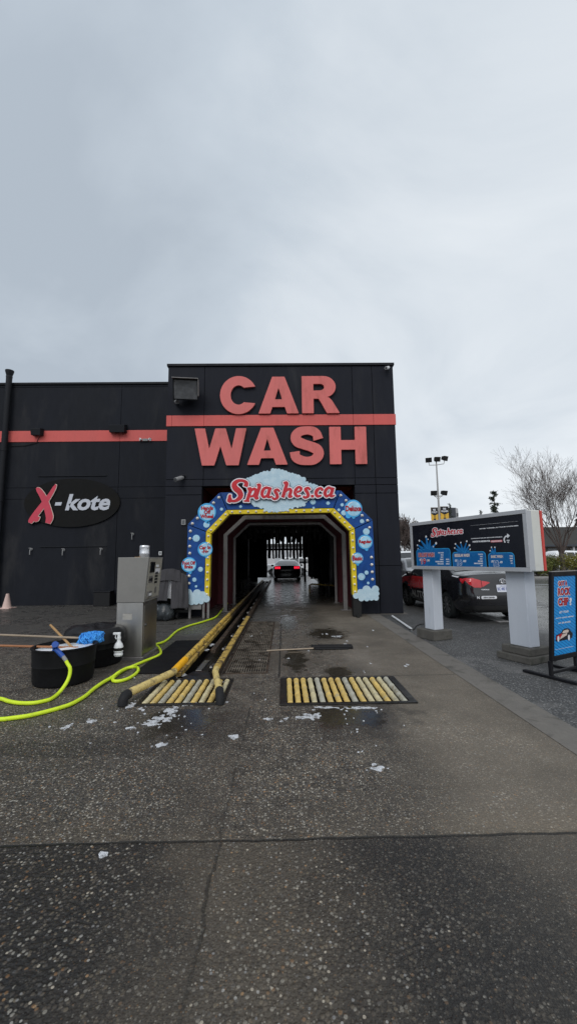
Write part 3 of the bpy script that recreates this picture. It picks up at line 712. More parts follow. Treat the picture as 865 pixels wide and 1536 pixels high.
# ================================================================== SHOP WING
WY = 14.1
ZW = Y(125, 576, WY).z
shop = thing('shop_building', 'low black workshop wing with a red stripe, left of the car wash tower', 'building', (-9, WY, 0))
wx0 = -24.0
w = MB()
vx = [wx0, -18.2, -13.9, Y(8, 640, WY).x - .02, Y(181, 640, WY).x, XL]
za, zb, zs0, zs1 = Y(125, 748, WY).z, Y(125, 731, WY).z, Y(125, 662.5, WY).z, Y(125, 646, WY).z
rz = [0, za, zb, zs0, zs1, ZW - .12, ZW]
for i in range(len(vx) - 1):
    for j in range(len(rz) - 1): w.lohi((vx[i] + .006, WY, rz[j] + .006), (vx[i + 1] - .006, WY + .1, rz[j + 1] - .006))
w.build('front_wall', M['black_wall2'], shop, bevel=.004)
w = MB(); w.lohi((wx0, WY + .06, 0), (XL - .003, WY + .3, ZW - .03)); w.lohi((wx0, WY + .302, 0), (wx0 + .3, 31, ZW - .03)); w.lohi((wx0, 31.002, 0), (XL - .003, 31.3, ZW - .03))
w.build('backing_wall', M['black_trim'], shop)
w = MB(); w.lohi((wx0 + .31, WY + .31, ZW - .6), (XL - .005, 31, ZW - .4)); w.build('roof', M['roofing'], shop)
w = MB(); w.lohi((wx0 - .03, WY - .05, ZW - .03), (XL - .005, WY + .33, ZW + .05)); w.build('parapet_cap', M['black_trim'], shop, bevel=.008)
w = MB()
for i in range(len(vx) - 1): w.lohi((vx[i] + .003, WY - .02, zs0), (vx[i + 1] - .003 - (.002 if i == len(vx) - 2 else 0), WY + .02, zs1))
w.build('stripe', M['salmon_stripe'], shop, bevel=.004)
w = MB()   # thin conduits and rails on the wall
for px0, px1, py in ((58, 160, 714.5), (60, 160, 820.5)):
    w = MB(); a, b_ = Y(px0, py, WY - .02), Y(px1, py, WY - .02); w.tube([a, (b_.x, b_.y, a.z)], .014, 6)
    w.build('wall_rail', M['black_trim'], shop, smooth=40)
# ================================================================== ENTRANCE ARCH
AYY = 10.45
arch = thing('entrance_arch', 'blue and yellow bubble arch with bulbs and a foam cloud topper at the tunnel mouth', 'entrance arch', (-.05, AYY, 0))
def A2(px, py, y=AYY): q = Y(px, py, y); return (q.x, q.z)
afr = FR((0, AYY, 0), (1, 0, 0), (0, 0, 1))       # n = -Y : towards the visitor
oTL, oTR = A2(330, 738.5), A2(510, 735.5)
oL, oR = A2(281.5, 787), A2(558.6, 780.5)
oBL, oBR = A2(279, 893), A2(563.8, 888)
iTL, iTR = A2(344, 771.5), A2(495.5, 769)
iL, iR = A2(316.8, 800.5), A2(524, 796.5)
iBL, iBR = A2(314.2, 897), A2(528.3, 893)
mTL, mTR = A2(340.5, 765), A2(500, 762.3)
mL, mR = A2(309.2, 797.5), A2(531.5, 793)
mBL, mBR = A2(306.8, 897), A2(535.6, 893)
def gap(poly, g=.008):   # shrink a panel a little so a dark joint shows
    cx = sum(p[0] for p in poly) / len(poly); cz = sum(p[1] for p in poly) / len(poly)
    return [(p[0] + (cx - p[0]) * g / max(.05, abs(p[0] - cx)) * (1 if abs(p[0] - cx) > .02 else 0), p[1] + (cz - p[1]) * g / max(.05, abs(p[1] - cz)) * (1 if abs(p[1] - cz) > .02 else 0)) for p in poly]
for poly in ([oBL, mBL, mL, oL], [oL, mL, mTL, oTL], [oTL, mTL, mTR, oTR], [oTR, mTR, mR, oR], [oR, mR, mBR, oBR]):
    m = MB(); m.prism(gap(poly), afr, .02, -.16); m.build('panel', M['arch_blue'], arch, bevel=.004)
for poly in ([mBL, iBL, iL, mL], [mL, iL, iTL, mTL], [mTL, iTL, iTR, mTR], [mTR, iTR, iR, mR], [mR, iR, iBR, mBR]):
    m = MB(); m.prism(gap(poly, .005), afr, .026, -.17); m.build('yellow_strip', M['arch_yellow'], arch, bevel=.003)
m = MB()   # black backing frame and legs
for poly in ([oBL, iBL, iL, oL], [oL, iL, iTL, oTL], [oTL, iTL, iTR, oTR], [oTR, iTR, iR, oR], [oR, iR, iBR, oBR]):
    m.prism(poly, afr, -.18, -.24)
m.build('backing_frame', M['arch_edge'], arch)
m = MB()
for x in (oBL[0] + .1, mBL[0] - .02, iBL[0] - .03): m.lohi((x - .03, AYY - .01, .012), (x + .03, AYY + .05, 1.0))
m.lohi((oBL[0] - .02, AYY - .005, .24), (mBL[0] - .08, AYY + .1, .48))
m.build('leg', M['frame_grey'], arch, bevel=.004)
m = MB(); m.lohi((iBR[0] + .01, AYY - .02, .005), (iBR[0] + .22, AYY + .2, .7)); m.lohi((iBR[0] + .06, AYY - .2, .005), (iBR[0] + .14, AYY - .02, .05))
m.build('leg', M['trim_black'], arch, bevel=.006)

def bulbs(a, b_, n, y, r=.024):
    m0 = None
    for i in range(n):
        t = (i + .5) / n; x = a[0] + (b_[0] - a[0]) * t; z = a[1] + (b_[1] - a[1]) * t
        yield x, y, z
proto = MB(); proto.lathe([(.030, 0), (.030, .006), (.020, .010), (.024, .022), (.020, .036), (.008, .044)], (0, 0, 0), (0, -1, 0), 12)
bulb0 = proto.build('bulb', M['bulb'], arch, smooth=45, world=False); used = [False]
def put_bulb(x, z, s=1.0, y=AYY - .027):
    o = bulb0 if not used[0] else bulb0.copy()
    if used[0]: COL.objects.link(o); o.parent = arch
    used[0] = True
    o.location = Vector((x, y, z)) - arch.location; o.scale = (s, s, s)
def mid(p, q): return ((p[0] + q[0]) / 2, (p[1] + q[1]) / 2)
for a, b_, n in ((mid(mBL, iBL), mid(mL, iL), 9), (mid(mL, iL), mid(mTL, iTL), 4), (mid(mTL, iTL), mid(mTR, iTR), 13), (mid(mTR, iTR), mid(mR, iR), 4), (mid(mR, iR), mid(mBR, iBR), 9)):
    for x, y, z in bulbs(a, b_, n, 0): put_bulb(x, z)
for px, py in ((328.5, 746.5), (320.5, 754.5), (296.5, 777.5), (289, 785.5), (286, 797), (285.5, 808), (285, 819.5), (285, 830), (284, 864), (284, 875), (510.5, 743.5), (518.5, 751), (542.5, 773.5), (550.5, 781), (553.5, 791.5), (556.5, 836), (557, 847), (557.5, 858), (558, 869)):
    x, z = A2(px, py); put_bulb(x, z, 1.25, AYY - .021)

def bubble(px, py, rp, name='bubble'):
    x, z = A2(px, py); r = rp * AYY / F_PX
    m = MB(); m.lathe([(r, 0), (r, .006), (r * .9, .009)], (x, AYY - .021, z), (0, -1, 0), 22)
    m.cur = 1; m.lathe([(r * .62, .009), (r * .6, .0115)], (x, AYY - .021, z), (0, -1, 0), 18)
    return m.build(name, [M['badge_pale'], M['bubble']], arch)
for b_ in ((294.7, 807.5, 5.2), (310, 787, 4.7), (332.5, 764, 2.4), (301, 854, 3.7), (292, 869.5, 3.1), (294.5, 879.5, 1.8), (361, 760, 2.2), (512.5, 757.5, 2.6), (507.5, 765, 2.2), (515, 769.5, 4.0), (542.3, 782, 3.2), (548.7, 797.5, 5.0), (541.5, 865, 5.3), (549, 859, 3.1), (551.5, 874.5, 2.0), (469, 753, 4.2), (491.5, 755, 2.8), (470, 762, 1.8), (487, 742, 1.6)):
    bubble(*b_)
def badge(px, py, rp, body, tw, th, drop):
    x, z = A2(px, py); s = AYY / F_PX; r = rp * s; y = AYY - .034
    m = MB(); m.lathe([(r, 0), (r, .012), (r * .97, .015)], (x, y + .012, z), (0, -1, 0), 36)
    for dx, dz, rr in drop: m.lathe([(rr * s, 0), (rr * s, .011)], (x + dx * s, y + .012, z + dz * s), (0, -1, 0), 16)
    bd = m.build('badge', M['badge_blue'], arch)
    m = MB(); m.lathe([(r * .84, .0), (r * .80, .003)], (x + r * .03, y - .003, z - r * .02), (0, -1, 0), 32); m.build('badge_centre', M['badge_pale'], bd)
    m = MB(); m.shape(strokes_shape([stroke([(-r * .66, r * .1, .01), (-r * .45, r * .55, .022), (0, r * .74, .01)])], .006), FR((x, y - .0062, z), (1, 0, 0), (0, 0, 1)), .003, 0); m.build('shine', M['logo_white'], bd)
    fr = FR((x, y - .0092, z), (1, 0, 0), (0, 0, 1))
    m = MB(); m.shape(text_fit(body, -tw * s, tw * s, -th * s, th * s, offset=.045, line=.82), fr, .004, .0); m.build('lettering', M['text_red'], bd)
badge(310.8, 768.5, 13.6, 'Hands\nOff\nWheel', 9.8, 9.2, [(0, -14, 3), (2, -16, 2)])
badge(308, 824, 10.9, 'Car In\n-N-', 8.6, 5.6, [(2, -11, 2)])
badge(284, 847.2, 11.0, 'Foot Off\nBrake', 9.4, 5.4, [(2, -11.5, 2.2)])
badge(529.2, 763, 13.4, 'Deluxe', 12.0, 4.3, [(0, -13, 2.6), (-8, -11, 4)])
badge(546.9, 813, 11.0, 'Regular', 9.6, 3.4, [(2, -11, 2.4)])
badge(535.4, 837.5, 8.7, 'Basic', 7.6, 3.3, [(0, -9, 2)])

def cloud(circ, y, name, d=.05, poly=None):
    s = AYY / F_PX; cs = []
    for px, py, rp in circ: x, z = A2(px, py); cs.append((x, z, rp * s))
    xs, ys, X, Yg = grid(min(c[0] - c[2] for c in cs) - .05, max(c[0] + c[2] for c in cs) + .05, min(c[1] - c[2] for c in cs) - .05, max(c[1] + c[2] for c in cs) + .05, .012)
    S = circ_sdf(cs, X, Yg)
    if poly: S = np.minimum(S, poly_sdf([[A2(*p) for p in poly]], X, Yg))
    m = MB(); m.shape(march(S, xs, ys), FR((0, y, 0), (1, 0, 0), (0, 0, 1)), 0, -d); return m.build(name, M['cloud'], arch, smooth=30)
def scallop(poly, r, step, jit=.25):
    out = []; rnd = random.Random(len(poly)); acc = 0
    for i in range(len(poly)):
        a, b_ = poly[i], poly[(i + 1) % len(poly)]; l = math.hypot(b_[0] - a[0], b_[1] - a[1]); n = max(1, int(l / step))
        for k in range(n):
            t = k / n; out.append((a[0] + (b_[0] - a[0]) * t, a[1] + (b_[1] - a[1]) * t, r * (1 + rnd.uniform(-jit, jit))))
    return out
main = [(372, 720), (380, 716), (392, 712), (401, 708.5), (409, 706), (418, 706.5), (428, 710), (438, 713), (447, 716), (455, 719.5), (460, 725), (470, 729), (478, 733), (468, 740), (458, 752), (455, 757), (446, 760), (438, 762), (430, 764), (420, 765), (410, 766), (398, 765), (392, 760), (383, 757), (376, 752), (372, 738)]
cloud(scallop(main, 3.0, 4.2), AYY - .045, 'cloud', .05, main)
cloud([(283, 889, 5.5), (276.5, 897, 4.2), (281, 902, 4.5), (288, 903, 4.2), (295, 902.5, 4), (302.5, 902.5, 3.6), (310, 898, 5), (304, 893, 6), (296, 890, 6), (289, 896, 7), (300, 898, 6)], AYY - .05, 'cloud')
cloud([(562, 883.5, 5.2), (549, 884.5, 6.2), (540, 888.5, 5), (533, 893.5, 4.2), (541, 897, 4.5), (549, 897.5, 4), (556, 896, 4.5), (563, 896.5, 4), (564.5, 890, 3.4), (555, 890, 7), (546, 892, 6)], AYY - .05, 'cloud')

# --- foam-cloud logo lettering (script drawn as pen strokes, px from the photo)
def LZ(x, y): return (330 + x / 4.806, 695 + y / 4.806)
def lt(pts): return stroke([(*LZ(a, b_), w * .86 / 4.806) for a, b_, w in pts], 5)
LOGO = [
 # S
 lt([(184, 168, 34), (190, 142, 30), (165, 126, 20), (128, 128, 26), (103, 152, 40), (112, 180, 46), (140, 206, 46), (148, 238, 40), (122, 266, 26), (88, 272, 20), (70, 250, 28), (74, 226, 16)]),
 lt([(70, 255, 26), (62, 270, 22), (76, 282, 10)]),
 # p
 lt([(200, 188, 24), (222, 186, 26), (208, 230, 26), (194, 276, 26)]), lt([(172, 272, 12), (212, 272, 13)]), lt([(222, 200, 14), (246, 184, 20), (258, 200, 24), (244, 232, 20), (218, 240, 14)]),
 # l
 lt([(268, 160, 24), (286, 160, 26), (272, 205, 27), (258, 248, 28), (278, 250, 14)]), 
 # a
 lt([(352, 182, 18), (334, 176, 20), (312, 190, 24), (302, 222, 26), (316, 244, 20), (338, 232, 15)]), lt([(362, 174, 26), (352, 208, 27), (344, 238, 26), (362, 244, 15), (376, 236, 8)]),
 # s
 lt([(428, 204, 18), (414, 190, 18), (396, 200, 24), (408, 222, 26), (412, 246, 24), (392, 258, 18), (376, 248, 18)]),
 # h
 lt([(458, 144, 18), (480, 144, 26), (468, 190, 27), (452, 246, 27)]), lt([(468, 208, 14), (494, 186, 20), (510, 196, 25), (502, 226, 25), (500, 240, 24), (520, 238, 12)]),
 # e
 lt([(546, 210, 14), (574, 200, 16), (584, 182, 20), (566, 172, 18), (546, 190, 24), (540, 218, 25), (556, 238, 20), (580, 232, 12)]),
 # s
 lt([(648, 192, 18), (634, 178, 18), (614, 188, 24), (628, 210, 26), (634, 234, 24), (614, 248, 18), (598, 238, 18)]),
 # .
 lt([(654, 237, 20), (674, 237, 20)]),
 # c
 lt([(738, 196, 22), (724, 180, 18), (700, 192, 26), (690, 216, 27), (702, 238, 22), (728, 232, 12)]),
 # a
 lt([(800, 184, 18), (782, 176, 20), (762, 192, 24), (754, 218, 26), (766, 238, 20), (788, 226, 15)]), lt([(812, 176, 26), (804, 206, 27), (796, 232, 26), (808, 238, 15), (824, 230, 8)]),
]
def to_plane(polys, fn): return [[fn(p[0], p[1]) for p in q] for q in polys]
Lw = to_plane(LOGO, lambda a, b_: A2(a, b_, AYY - .09))
lfr = FR((0, AYY - .10, 0), (1, 0, 0), (0, 0, 1))
m = MB(); m.shape(strokes_shape(Lw, .009, .040), lfr, .0, -.04); lg = m.build('logo_back', M['logo_line'], arch, smooth=30)
m = MB(); m.shape(strokes_shape(Lw, .009, .029), lfr, .006, .0); m.build('logo_outline', M['logo_white'], lg, smooth=30)
m = MB(); m.shape(strokes_shape(Lw, .009, .003), lfr, .014, .006); m.build('lettering', M['logo_red'], lg, smooth=30)

# ================================================================== STEEL GUARD FRAMES in the tunnel mouth
def guard_frame(y, x0, x1, z, ch, wd, label, name='tunnel_portal'):
    t = thing(name, label, 'steel frame', ((x0 + x1) / 2, y, 0), 0, 'steel frames in the tunnel mouth')
    for x in (x0, x1):
        m = MB(); m.lohi((x - wd / 2, y - wd / 2, .004), (x + wd / 2, y + wd / 2, z - ch)); m.build('post', M['frame_grey'], t, bevel=.006)
        m = MB(); m.lohi((x - wd * 1.2, y - wd * 1.2, .005), (x + wd * 1.2, y + wd * 1.2, .022)); m.build('base_plate', M['frame_grey'], t, bevel=.003)
    f_ = FR((0, y, 0), (1, 0, 0), (0, 0, 1)); h = wd / 2
    m = MB()
    m.prism([(x0 - h, z - ch), (x0 + h, z - ch - .02), (x0 + ch + h * .4, z - h * 2), (x0 + ch - h * .4, z)], f_, h, -h); m.build('corner_brace', M['frame_grey'], t, bevel=.006)
    m = MB(); m.prism([(x1 + h, z - ch), (x1 - h, z - ch - .02), (x1 - ch - h * .4, z - h * 2), (x1 - ch + h * .4, z)], f_, h, -h)
    m.build('corner_brace', M['frame_grey'], t, bevel=.006)
    m = MB(); m.lohi((x0 + ch - h * .3, y - h + .002, z - 2 * h), (x1 - ch + h * .3, y + h - .002, z - .001)); m.build('beam', M['frame_grey'], t, bevel=.006)
guard_frame(11.8, -1.69, 1.78, Y(425, 773, 11.8).z, .56, .115, 'grey steel guard frame just inside the arch, the larger and nearer of two')
guard_frame(13.72, -1.66, 1.76, Y(425, 784, 13.72).z, .50, .08, 'grey steel frame lining the tunnel entrance in the dark red wall')

# ================================================================== INSIDE THE TUNNEL
# curtain of hanging wash cloths
cur = thing('wash_curtain', 'row of dark hanging cloth strips near the tunnel exit', 'wash curtain', (.2, 25.2, 0))
m = MB(); m.lohi((-2.15, 25.1, 2.86), (2.4, 25.3, 3.0)); m.build('rail', M['trim_black'], cur)
rnd = random.Random(3)
gaps = [401, 407.2, 411.6, 416.4, 421.2, 427.8, 433, 437.7, 443.2, 447.7, 452.9, 457.2, 461.8]
gw = [1.2, 2.3, 1.5, 1.6, 2.0, 3.0, 2.0, 1.9, 1.4, 1.2, 1.0, .9, 1.3]
edges = [-2.15]
for g_, ww in zip(gaps, gw):
    c_ = Y(g_, 820, 25.2).x; edges += [c_ - ww * .021, c_ + ww * .021]
edges.append(2.4)
for i in range(0, len(edges), 2):
    a, b_ = edges[i], edges[i + 1]; n = 3 if b_ - a > .3 else 1
    zb_ = 1.52 + rnd.uniform(-.06, .06)
    if i == 0 or i == len(edges) - 2: zb_ = .35
    m = MB()
    for k in range(n):
        x0 = a + (b_ - a) * k / n; x1 = a + (b_ - a) * (k + 1) / n
        pts = []
        for j in range(9):
            z = 2.87 + (zb_ - 2.87) * j / 8; dx = .012 * math.sin(j * 1.3 + i); dy = .03 * math.sin(j * .9 + i * 2)
            pts += [(x0 + dx, 25.2 + dy, z), ((x0 + x1) / 2, 25.2 + dy + .03, z), (x1 + dx, 25.2 + dy, z)]
        m.add(pts, [(j * 3 + q, j * 3 + q + 1, j * 3 + q + 4, j * 3 + q + 3) for j in range(8) for q in range(2)])
    o = m.build('cloth_strip', M['tunnel_black'], cur, smooth=60)
    sd = o.modifiers.new('thick', 'SOLIDIFY'); sd.thickness = .012
m = MB(); m.lohi((-2.15, 25.32, 2.02), (2.4, 25.40, 2.14)); m.build('cross_bar', M['trim_black'], cur, bevel=.01)
def brush(x, y, r, z0, z1, label):
    t = thing('wash_brush', label, 'wash brush', (x, y, 0), 0, 'wash brushes in the tunnel')
    m = MB(); m.cyl((x, y, z0 - .25), (x, y, 3.1), .06, n=12); m.build('shaft', M['dark_steel'], t, smooth=40)
    m = MB(); n = 40
    for i in range(n):
        a = 2 * PI * i / n; rr = r * random.uniform(.75, 1.05)
        for k in range(6):
            za_ = z0 + (z1 - z0) * k / 6; zb2 = z0 + (z1 - z0) * (k + 1) / 6 - .02; a2 = a + random.uniform(-.08, .08)
            p0 = Vector((x + .06 * math.cos(a2), y + .06 * math.sin(a2), 0)); p1 = Vector((x + rr * math.cos(a2), y + rr * math.sin(a2), 0))
            m.add([(p0.x, p0.y, za_), (p1.x, p1.y, za_ - .06), (p1.x, p1.y, zb2 - .06), (p0.x, p0.y, zb2)], [(0, 1, 2, 3)])
    o = m.build('bristles', M['tunnel_black'], t); sd = o.modifiers.new('thick', 'SOLIDIFY'); sd.thickness = .008
    m = MB(); m.cyl((x, y, .004), (x, y, z0 - .2), .13, n=12); m.build('hub', M['dark_steel'], t, smooth=40)
# short mitter cloths and side cloths hanging deeper in the tunnel
def hang_row(y, x0, x1, zt, zb, n, lab, mt):
    t = thing('cloth_curtain', lab, 'wash curtain', ((x0 + x1) / 2, y, 0), 0, 'cloth curtains inside the tunnel')
    m = MB(); m.tube([(x0, y, zt), (x1, y, zt)], .035, 8); m.build('rail', M['frame_grey'], t, smooth=40)
    rr2 = random.Random(int(y * 10))
    for k in range(n):
        a = x0 + (x1 - x0) * (k + .1) / n; b2 = x0 + (x1 - x0) * (k + .9) / n; z2 = zb + rr2.uniform(-.12, .12); pts = []; ph = rr2.uniform(0, 6)
        for j in range(8):
            z = zt - .03 + (z2 - zt) * j / 7; dy = .05 * math.sin(j * .8 + ph); dx = .02 * math.sin(j * 1.1 + ph * 2)
            pts += [(a + dx, y + dy, z), ((a + b2) / 2 + dx, y + dy + .04, z), (b2 + dx, y + dy, z)]
        m = MB(); m.add(pts, [(j * 3 + q, j * 3 + q + 1, j * 3 + q + 4, j * 3 + q + 3) for j in range(7) for q in range(2)])
        o = m.build('cloth_strip', M[mt], t, smooth=60); sd = o.modifiers.new('thick', 'SOLIDIFY'); sd.thickness = .012
hang_row(18.4, -1.9, 2.1, 3.0, 2.35, 16, 'row of short dark cloths hanging from the tunnel ceiling between the hoops', 'cloth_wet')
hang_row(22.8, 1.35, 2.35, 2.9, .45, 6, 'long dark side cloths hanging opposite the conveyor, deep in the tunnel', 'cloth_wet')
hang_row(15.2, 1.72, 2.35, 2.7, .5, 4, 'long dark side cloths hanging just inside the red entrance wall', 'cloth_wet')
brush(1.95, 17.5, .40, .5, 2.4, 'tall dark rotary brush by the tunnel wall opposite the conveyor, nearer one')
brush(1.98, 21.2, .42, .5, 2.3, 'tall dark rotary brush by the tunnel wall opposite the conveyor, farther one')
brush(-2.0, 19.3, .22, .6, 2.3, 'slim dark rotary brush on the conveyor side of the tunnel')
gb = MB(); gb.tube([(1.15, 18.2, .004), (1.15, 18.2, .30), (1.25, 18.15, .36), (2.1, 17.0, .36), (2.2, 16.9, .30), (2.2, 16.9, .004)], .035, 8)
tag(gb.build('guard_rail', M['yellow_dirty'], smooth=40), 'low dirty yellow guard rail bent round the tunnel brush', 'guard rail')
pp = MB(); q = Y(457, 850, 26.6); pp.lohi((q.x - .07, 26.54, .004), (q.x + .07, 26.66, 3.2))
tag(pp.build('tunnel_post', M['tunnel_black'], bevel=.006), 'dark upright post beside the car near the tunnel exit', 'post')
def wash_hoop(y, lab):
    m = MB(); m.tube([(-2.1, y, .004), (-2.1, y, 2.6), (-1.7, y, 2.95), (1.95, y, 2.95), (2.32, y, 2.6), (2.32, y, .004)], .05, 8)
    tag(m.build('spray_hoop', M['frame_grey'], smooth=40), lab, 'spray hoop', 'spray hoops in the tunnel')
wash_hoop(15.6, 'grey pipe spray hoop just behind the red entrance wall')
wash_hoop(19.8, 'grey pipe spray hoop between the two tall brushes')

# ================================================================== CONVEYOR
conv = thing('conveyor_track', 'yellow guide rails and chain track leading into the tunnel', 'conveyor', (-1.1, 5.3, 0))
pit(TR, .16).build('trench', M['dark_steel'], conv)
def rail_pipe(m, pts, r): m.tube(pts, r, 14)
m = MB(); rail_pipe(m, [(-1.412, 5.33, .088), (-1.412, 6.8, .09), (-1.412, 10.5, .088)], .044); lr = m.build('guide_rail', M['yellow'], conv, smooth=40)
m = MB(); rail_pipe(m, [(-1.412, 10.52, .088), (-1.412, 20, .088), (-1.43, 27.2, .088)], .043); m.build('guide_rail', M['yellow_dirty'], conv, smooth=40)
m = MB(); m.lohi((-1.407, 5.36, .006), (-1.325, 10.5, .068)); m.build('rail_channel', M['yellow_dirty'], lr, bevel=.006)
m = MB(); m.lohi((-1.40, 10.53, .006), (-1.33, 27.2, .066)); m.build('rail_channel', M['rust'], lr, bevel=.006)
m = MB(); m.tube([(-1.412, 5.36, .0885), (-1.412, 5.92, .0892)], .0465, 14); m.build('rail_sleeve', M['orange_tape'], lr, smooth=40)
m = MB(); rail_pipe(m, [(-1.40, 5.29, .092), (-1.415, 5.19, .10), (-1.645, 4.52, .10), (-1.665, 4.45, .09)], .043); fl = m.build('guide_flare', M['yellow_pale'], conv, smooth=40)
m = MB(); m.tube([(-1.660, 4.465, .093), (-1.675, 4.41, .086), (-1.683, 4.385, .055), (-1.684, 4.38, .006)], .052, 14); m.build('rubber_end', M['rubber'], fl, smooth=45)
m = MB(); m.lohi((-1.45, 5.255, .006), (-1.38, 5.32, .09)); m.build('flare_post', M['rubber'], fl, bevel=.005)
m = MB(); m.lohi((-.925, 5.40, .085), (-.835, 10.0, .117)); rr_ = m.build('guide_rail', M['yellow_dirty'], conv, bevel=.01)
m = MB(); m.lohi((-.922, 10.02, .085), (-.838, 27.2, .115)); m.build('guide_rail', M['rust'], conv, bevel=.01)
m = MB(); m.lohi((-.868, 5.37, .006), (-.838, 27.2, .083)); m.build('rail_channel', M['rust'], rr_, bevel=.004)
m = MB(); rail_pipe(m, [(-.88, 5.38, .095), (-.875, 5.26, .095), (-.70, 4.50, .10)], .038); fl = m.build('guide_flare', M['yellow_pale'], conv, smooth=40)
m = MB(); m.tube([(-.703, 4.515, .1), (-.685, 4.42, .092), (-.676, 4.375, .055), (-.675, 4.37, .006)], .046, 14); m.build('rubber_end', M['rubber'], fl, smooth=45)
m = MB(); m.lohi((-1.20, 6.75, -.02), (-1.12, 27.0, .045)); m.build('centre_rail', M['rust'], conv, bevel=.006)
m = MB(); m.lohi((-1.30, 5.56, -.16), (-.93, 27.1, -.10))
for i in range(90): m.lohi((-1.08, 5.65 + i * .14, -.10), (-.99, 5.74 + i * .14, -.07))
m.build('chain_bed', M['dark_steel'], conv)
for i in range(9):
    y = 5.85 + i * 1.15
    m = MB(); m.lohi((-1.02, y, -.10), (-.96, y + .07, .03)); m.cyl((-1.05, y + .035, -.02), (-.93, y + .035, -.02), .035, n=10); m.build('chain_roller', M['chain_steel'], conv, smooth=40)
m = MB(); m.hexa([(-1.19, 5.58, .0), (-1.11, 5.58, .0), (-1.11, 6.2, -.02), (-1.19, 6.2, -.02), (-1.19, 5.58, .03), (-1.11, 5.58, .03), (-1.11, 6.2, .012), (-1.19, 6.2, .012)]); m.build('guide_shoe', M['chain_steel'], conv, bevel=.004)
m = MB(); m.add([(-1.31, 5.26, .007), (-.92, 5.26, .007), (-.94, 5.43, .012), (-1.01, 5.51, .03), (-1.11, 5.54, .036), (-1.21, 5.51, .03), (-1.28, 5.43, .012)], [(0, 1, 2, 3, 4, 5, 6)]); o = m.build('entry_ramp', M['dark_steel'], conv)
sd = o.modifiers.new('thick', 'SOLIDIFY'); sd.thickness = .015

# ================================================================== ROLLER PLATES
def roller_plate(P, n, lab, xr0, xr1):
    x0, x1, y0, y1 = P
    t = thing('roller_plate', lab, 'roller plate', ((x0 + x1) / 2, (y0 + y1) / 2, 0), 0, 'roller plates set into the concrete')
    pit(P, .14, .002).build('pit', M['rubber'], t)
    m = MB(); f_ = .075
    m.lohi((x0, y0, -.02), (x1, y0 + .05, .018)); m.lohi((x0, y1 - .055, -.02), (x1, y1, .018))
    m.lohi((x0, y0 + .0505, -.02), (xr0 - .035, y1 - .0555, .017)); m.lohi((xr1 + .035, y0 + .0505, -.02), (x1, y1 - .0555, .017))
    m.build('frame', M['dark_steel'], t, bevel=.004)
    rnd = random.Random(n)
    for i in range(n):
        x = xr0 + (xr1 - xr0) * i / (n - 1); L = (y1 - .065 - y0 - .06); a = y0 + .06
        m = MB(); r = .030; prof = []
        for s_ in range(3):
            b0 = L * s_ / 3; b1 = L * (s_ + 1) / 3
            prof += [(r, b0 + .004), (r, b1 - .012), (r + .0035, b1 - .010), (r + .0035, b1 - .001), (r * .75, b1)]
        m.lathe([(r * .8, 0)] + prof[:-1] + [(r, L - .001), (.012, L)], (x, a, -.004 + rnd.uniform(-.003, .003)), (0, 1, 0), 14)
        k = rnd.random(); mid_ = 1 - abs(i / (n - 1) - .45) * 2
        mt = M['roller_yellow'] if k < .25 + .4 * mid_ else (M['roller_cream'] if k < .72 else M['roller_grey'])
        m.build('roller', mt, t, smooth=35)
roller_plate(PR, 15, 'wide roller plate with fifteen worn yellow rollers, on the side away from the conveyor', .055, 1.255)
roller_plate(PL, 10, 'smaller roller plate of ten worn rollers beneath the flared yellow guide pipes', -1.475, -.71)

# ================================================================== DRAIN GRATE and cover plate
gt = thing('drain_grate', 'long rusty ribbed drain grate beside the conveyor rails', 'drain grate', (-.5, 7.2, 0))
pit(GR, .3).build('pit', M['rubber'], gt)
m = MB(); x0, x1, y0, y1 = GR
m.lohi((x0, y0, -.03), (x0 + .03, y1, .012)); m.lohi((x1 - .03, y0, -.03), (x1, y1, .012)); m.lohi((x0 + .0305, y0, -.03), (x1 - .0305, y0 + .03, .012)); m.lohi((x0 + .0305, y1 - .03, -.03), (x1 - .0305, y1, .012))
m.build('frame', M['rust'], gt, bevel=.003)
m = MB(); n = 17
for i in range(n):
    x = x0 + .04 + (x1 - x0 - .08) * i / (n - 1); m.lohi((x - .0065, y0 + .031, -.03), (x + .0055, y1 - .031, .010))
for j in range(21):
    y = y0 + .1 + j * .205; m.lohi((x0 + .031, y - .004, -.02), (x1 - .031, y + .004, .004))
m.build('bars', M['grate_bar'], gt)
m = MB(); m.lohi((-2.0, 5.53, .005), (-1.50, 7.66, .022))
tag(m.build('cover_plate', M['mat_black'], bevel=.004), 'flat black cover plate on the ground between kiosk and yellow rail', 'cover plate')
# ================================================================== FIXTURES ON THE WALLS
def rot_to(d, up=(0, 0, 1)): return Vector(d).to_track_quat('-Y', 'Z').to_matrix()
# big flood light on the tower
q = Y(281, 590, TY - .2)
fl = thing('flood_light', 'large dark square flood light high on the tower corner, tilted down', 'flood light', (q.x, TY, q.z))
Rm = Matrix.Rotation(R(7), 3, 'Z') @ Matrix.Rotation(R(14), 3, 'X')
c = Vector((q.x, TY - .32, q.z + .03))
m = MB()
vs_ = []
for y, hw, hh in ((-.16, .33, .27), (.14, .24, .20)):
    for sx1, sz1 in ((-1, -1), (1, -1), (1, 1), (-1, 1)): vs_.append(c + Rm @ Vector((sx1 * hw, y, sz1 * hh)))
m.add(vs_, [(0, 1, 5, 4), (1, 2, 6, 5), (2, 3, 7, 6), (3, 0, 4, 7), (4, 5, 6, 7)])
hs = m.build('housing', M['black_trim'], fl); sd = hs.modifiers.new('t', 'SOLIDIFY'); sd.thickness = .02
m = MB(); m.add([c + Rm @ Vector((a * .31, -.145, b_ * .25)) for a, b_ in ((-1, -1), (1, -1), (1, 1), (-1, 1))], [(0, 1, 2, 3)]); m.build('lens', M['lens'], fl)
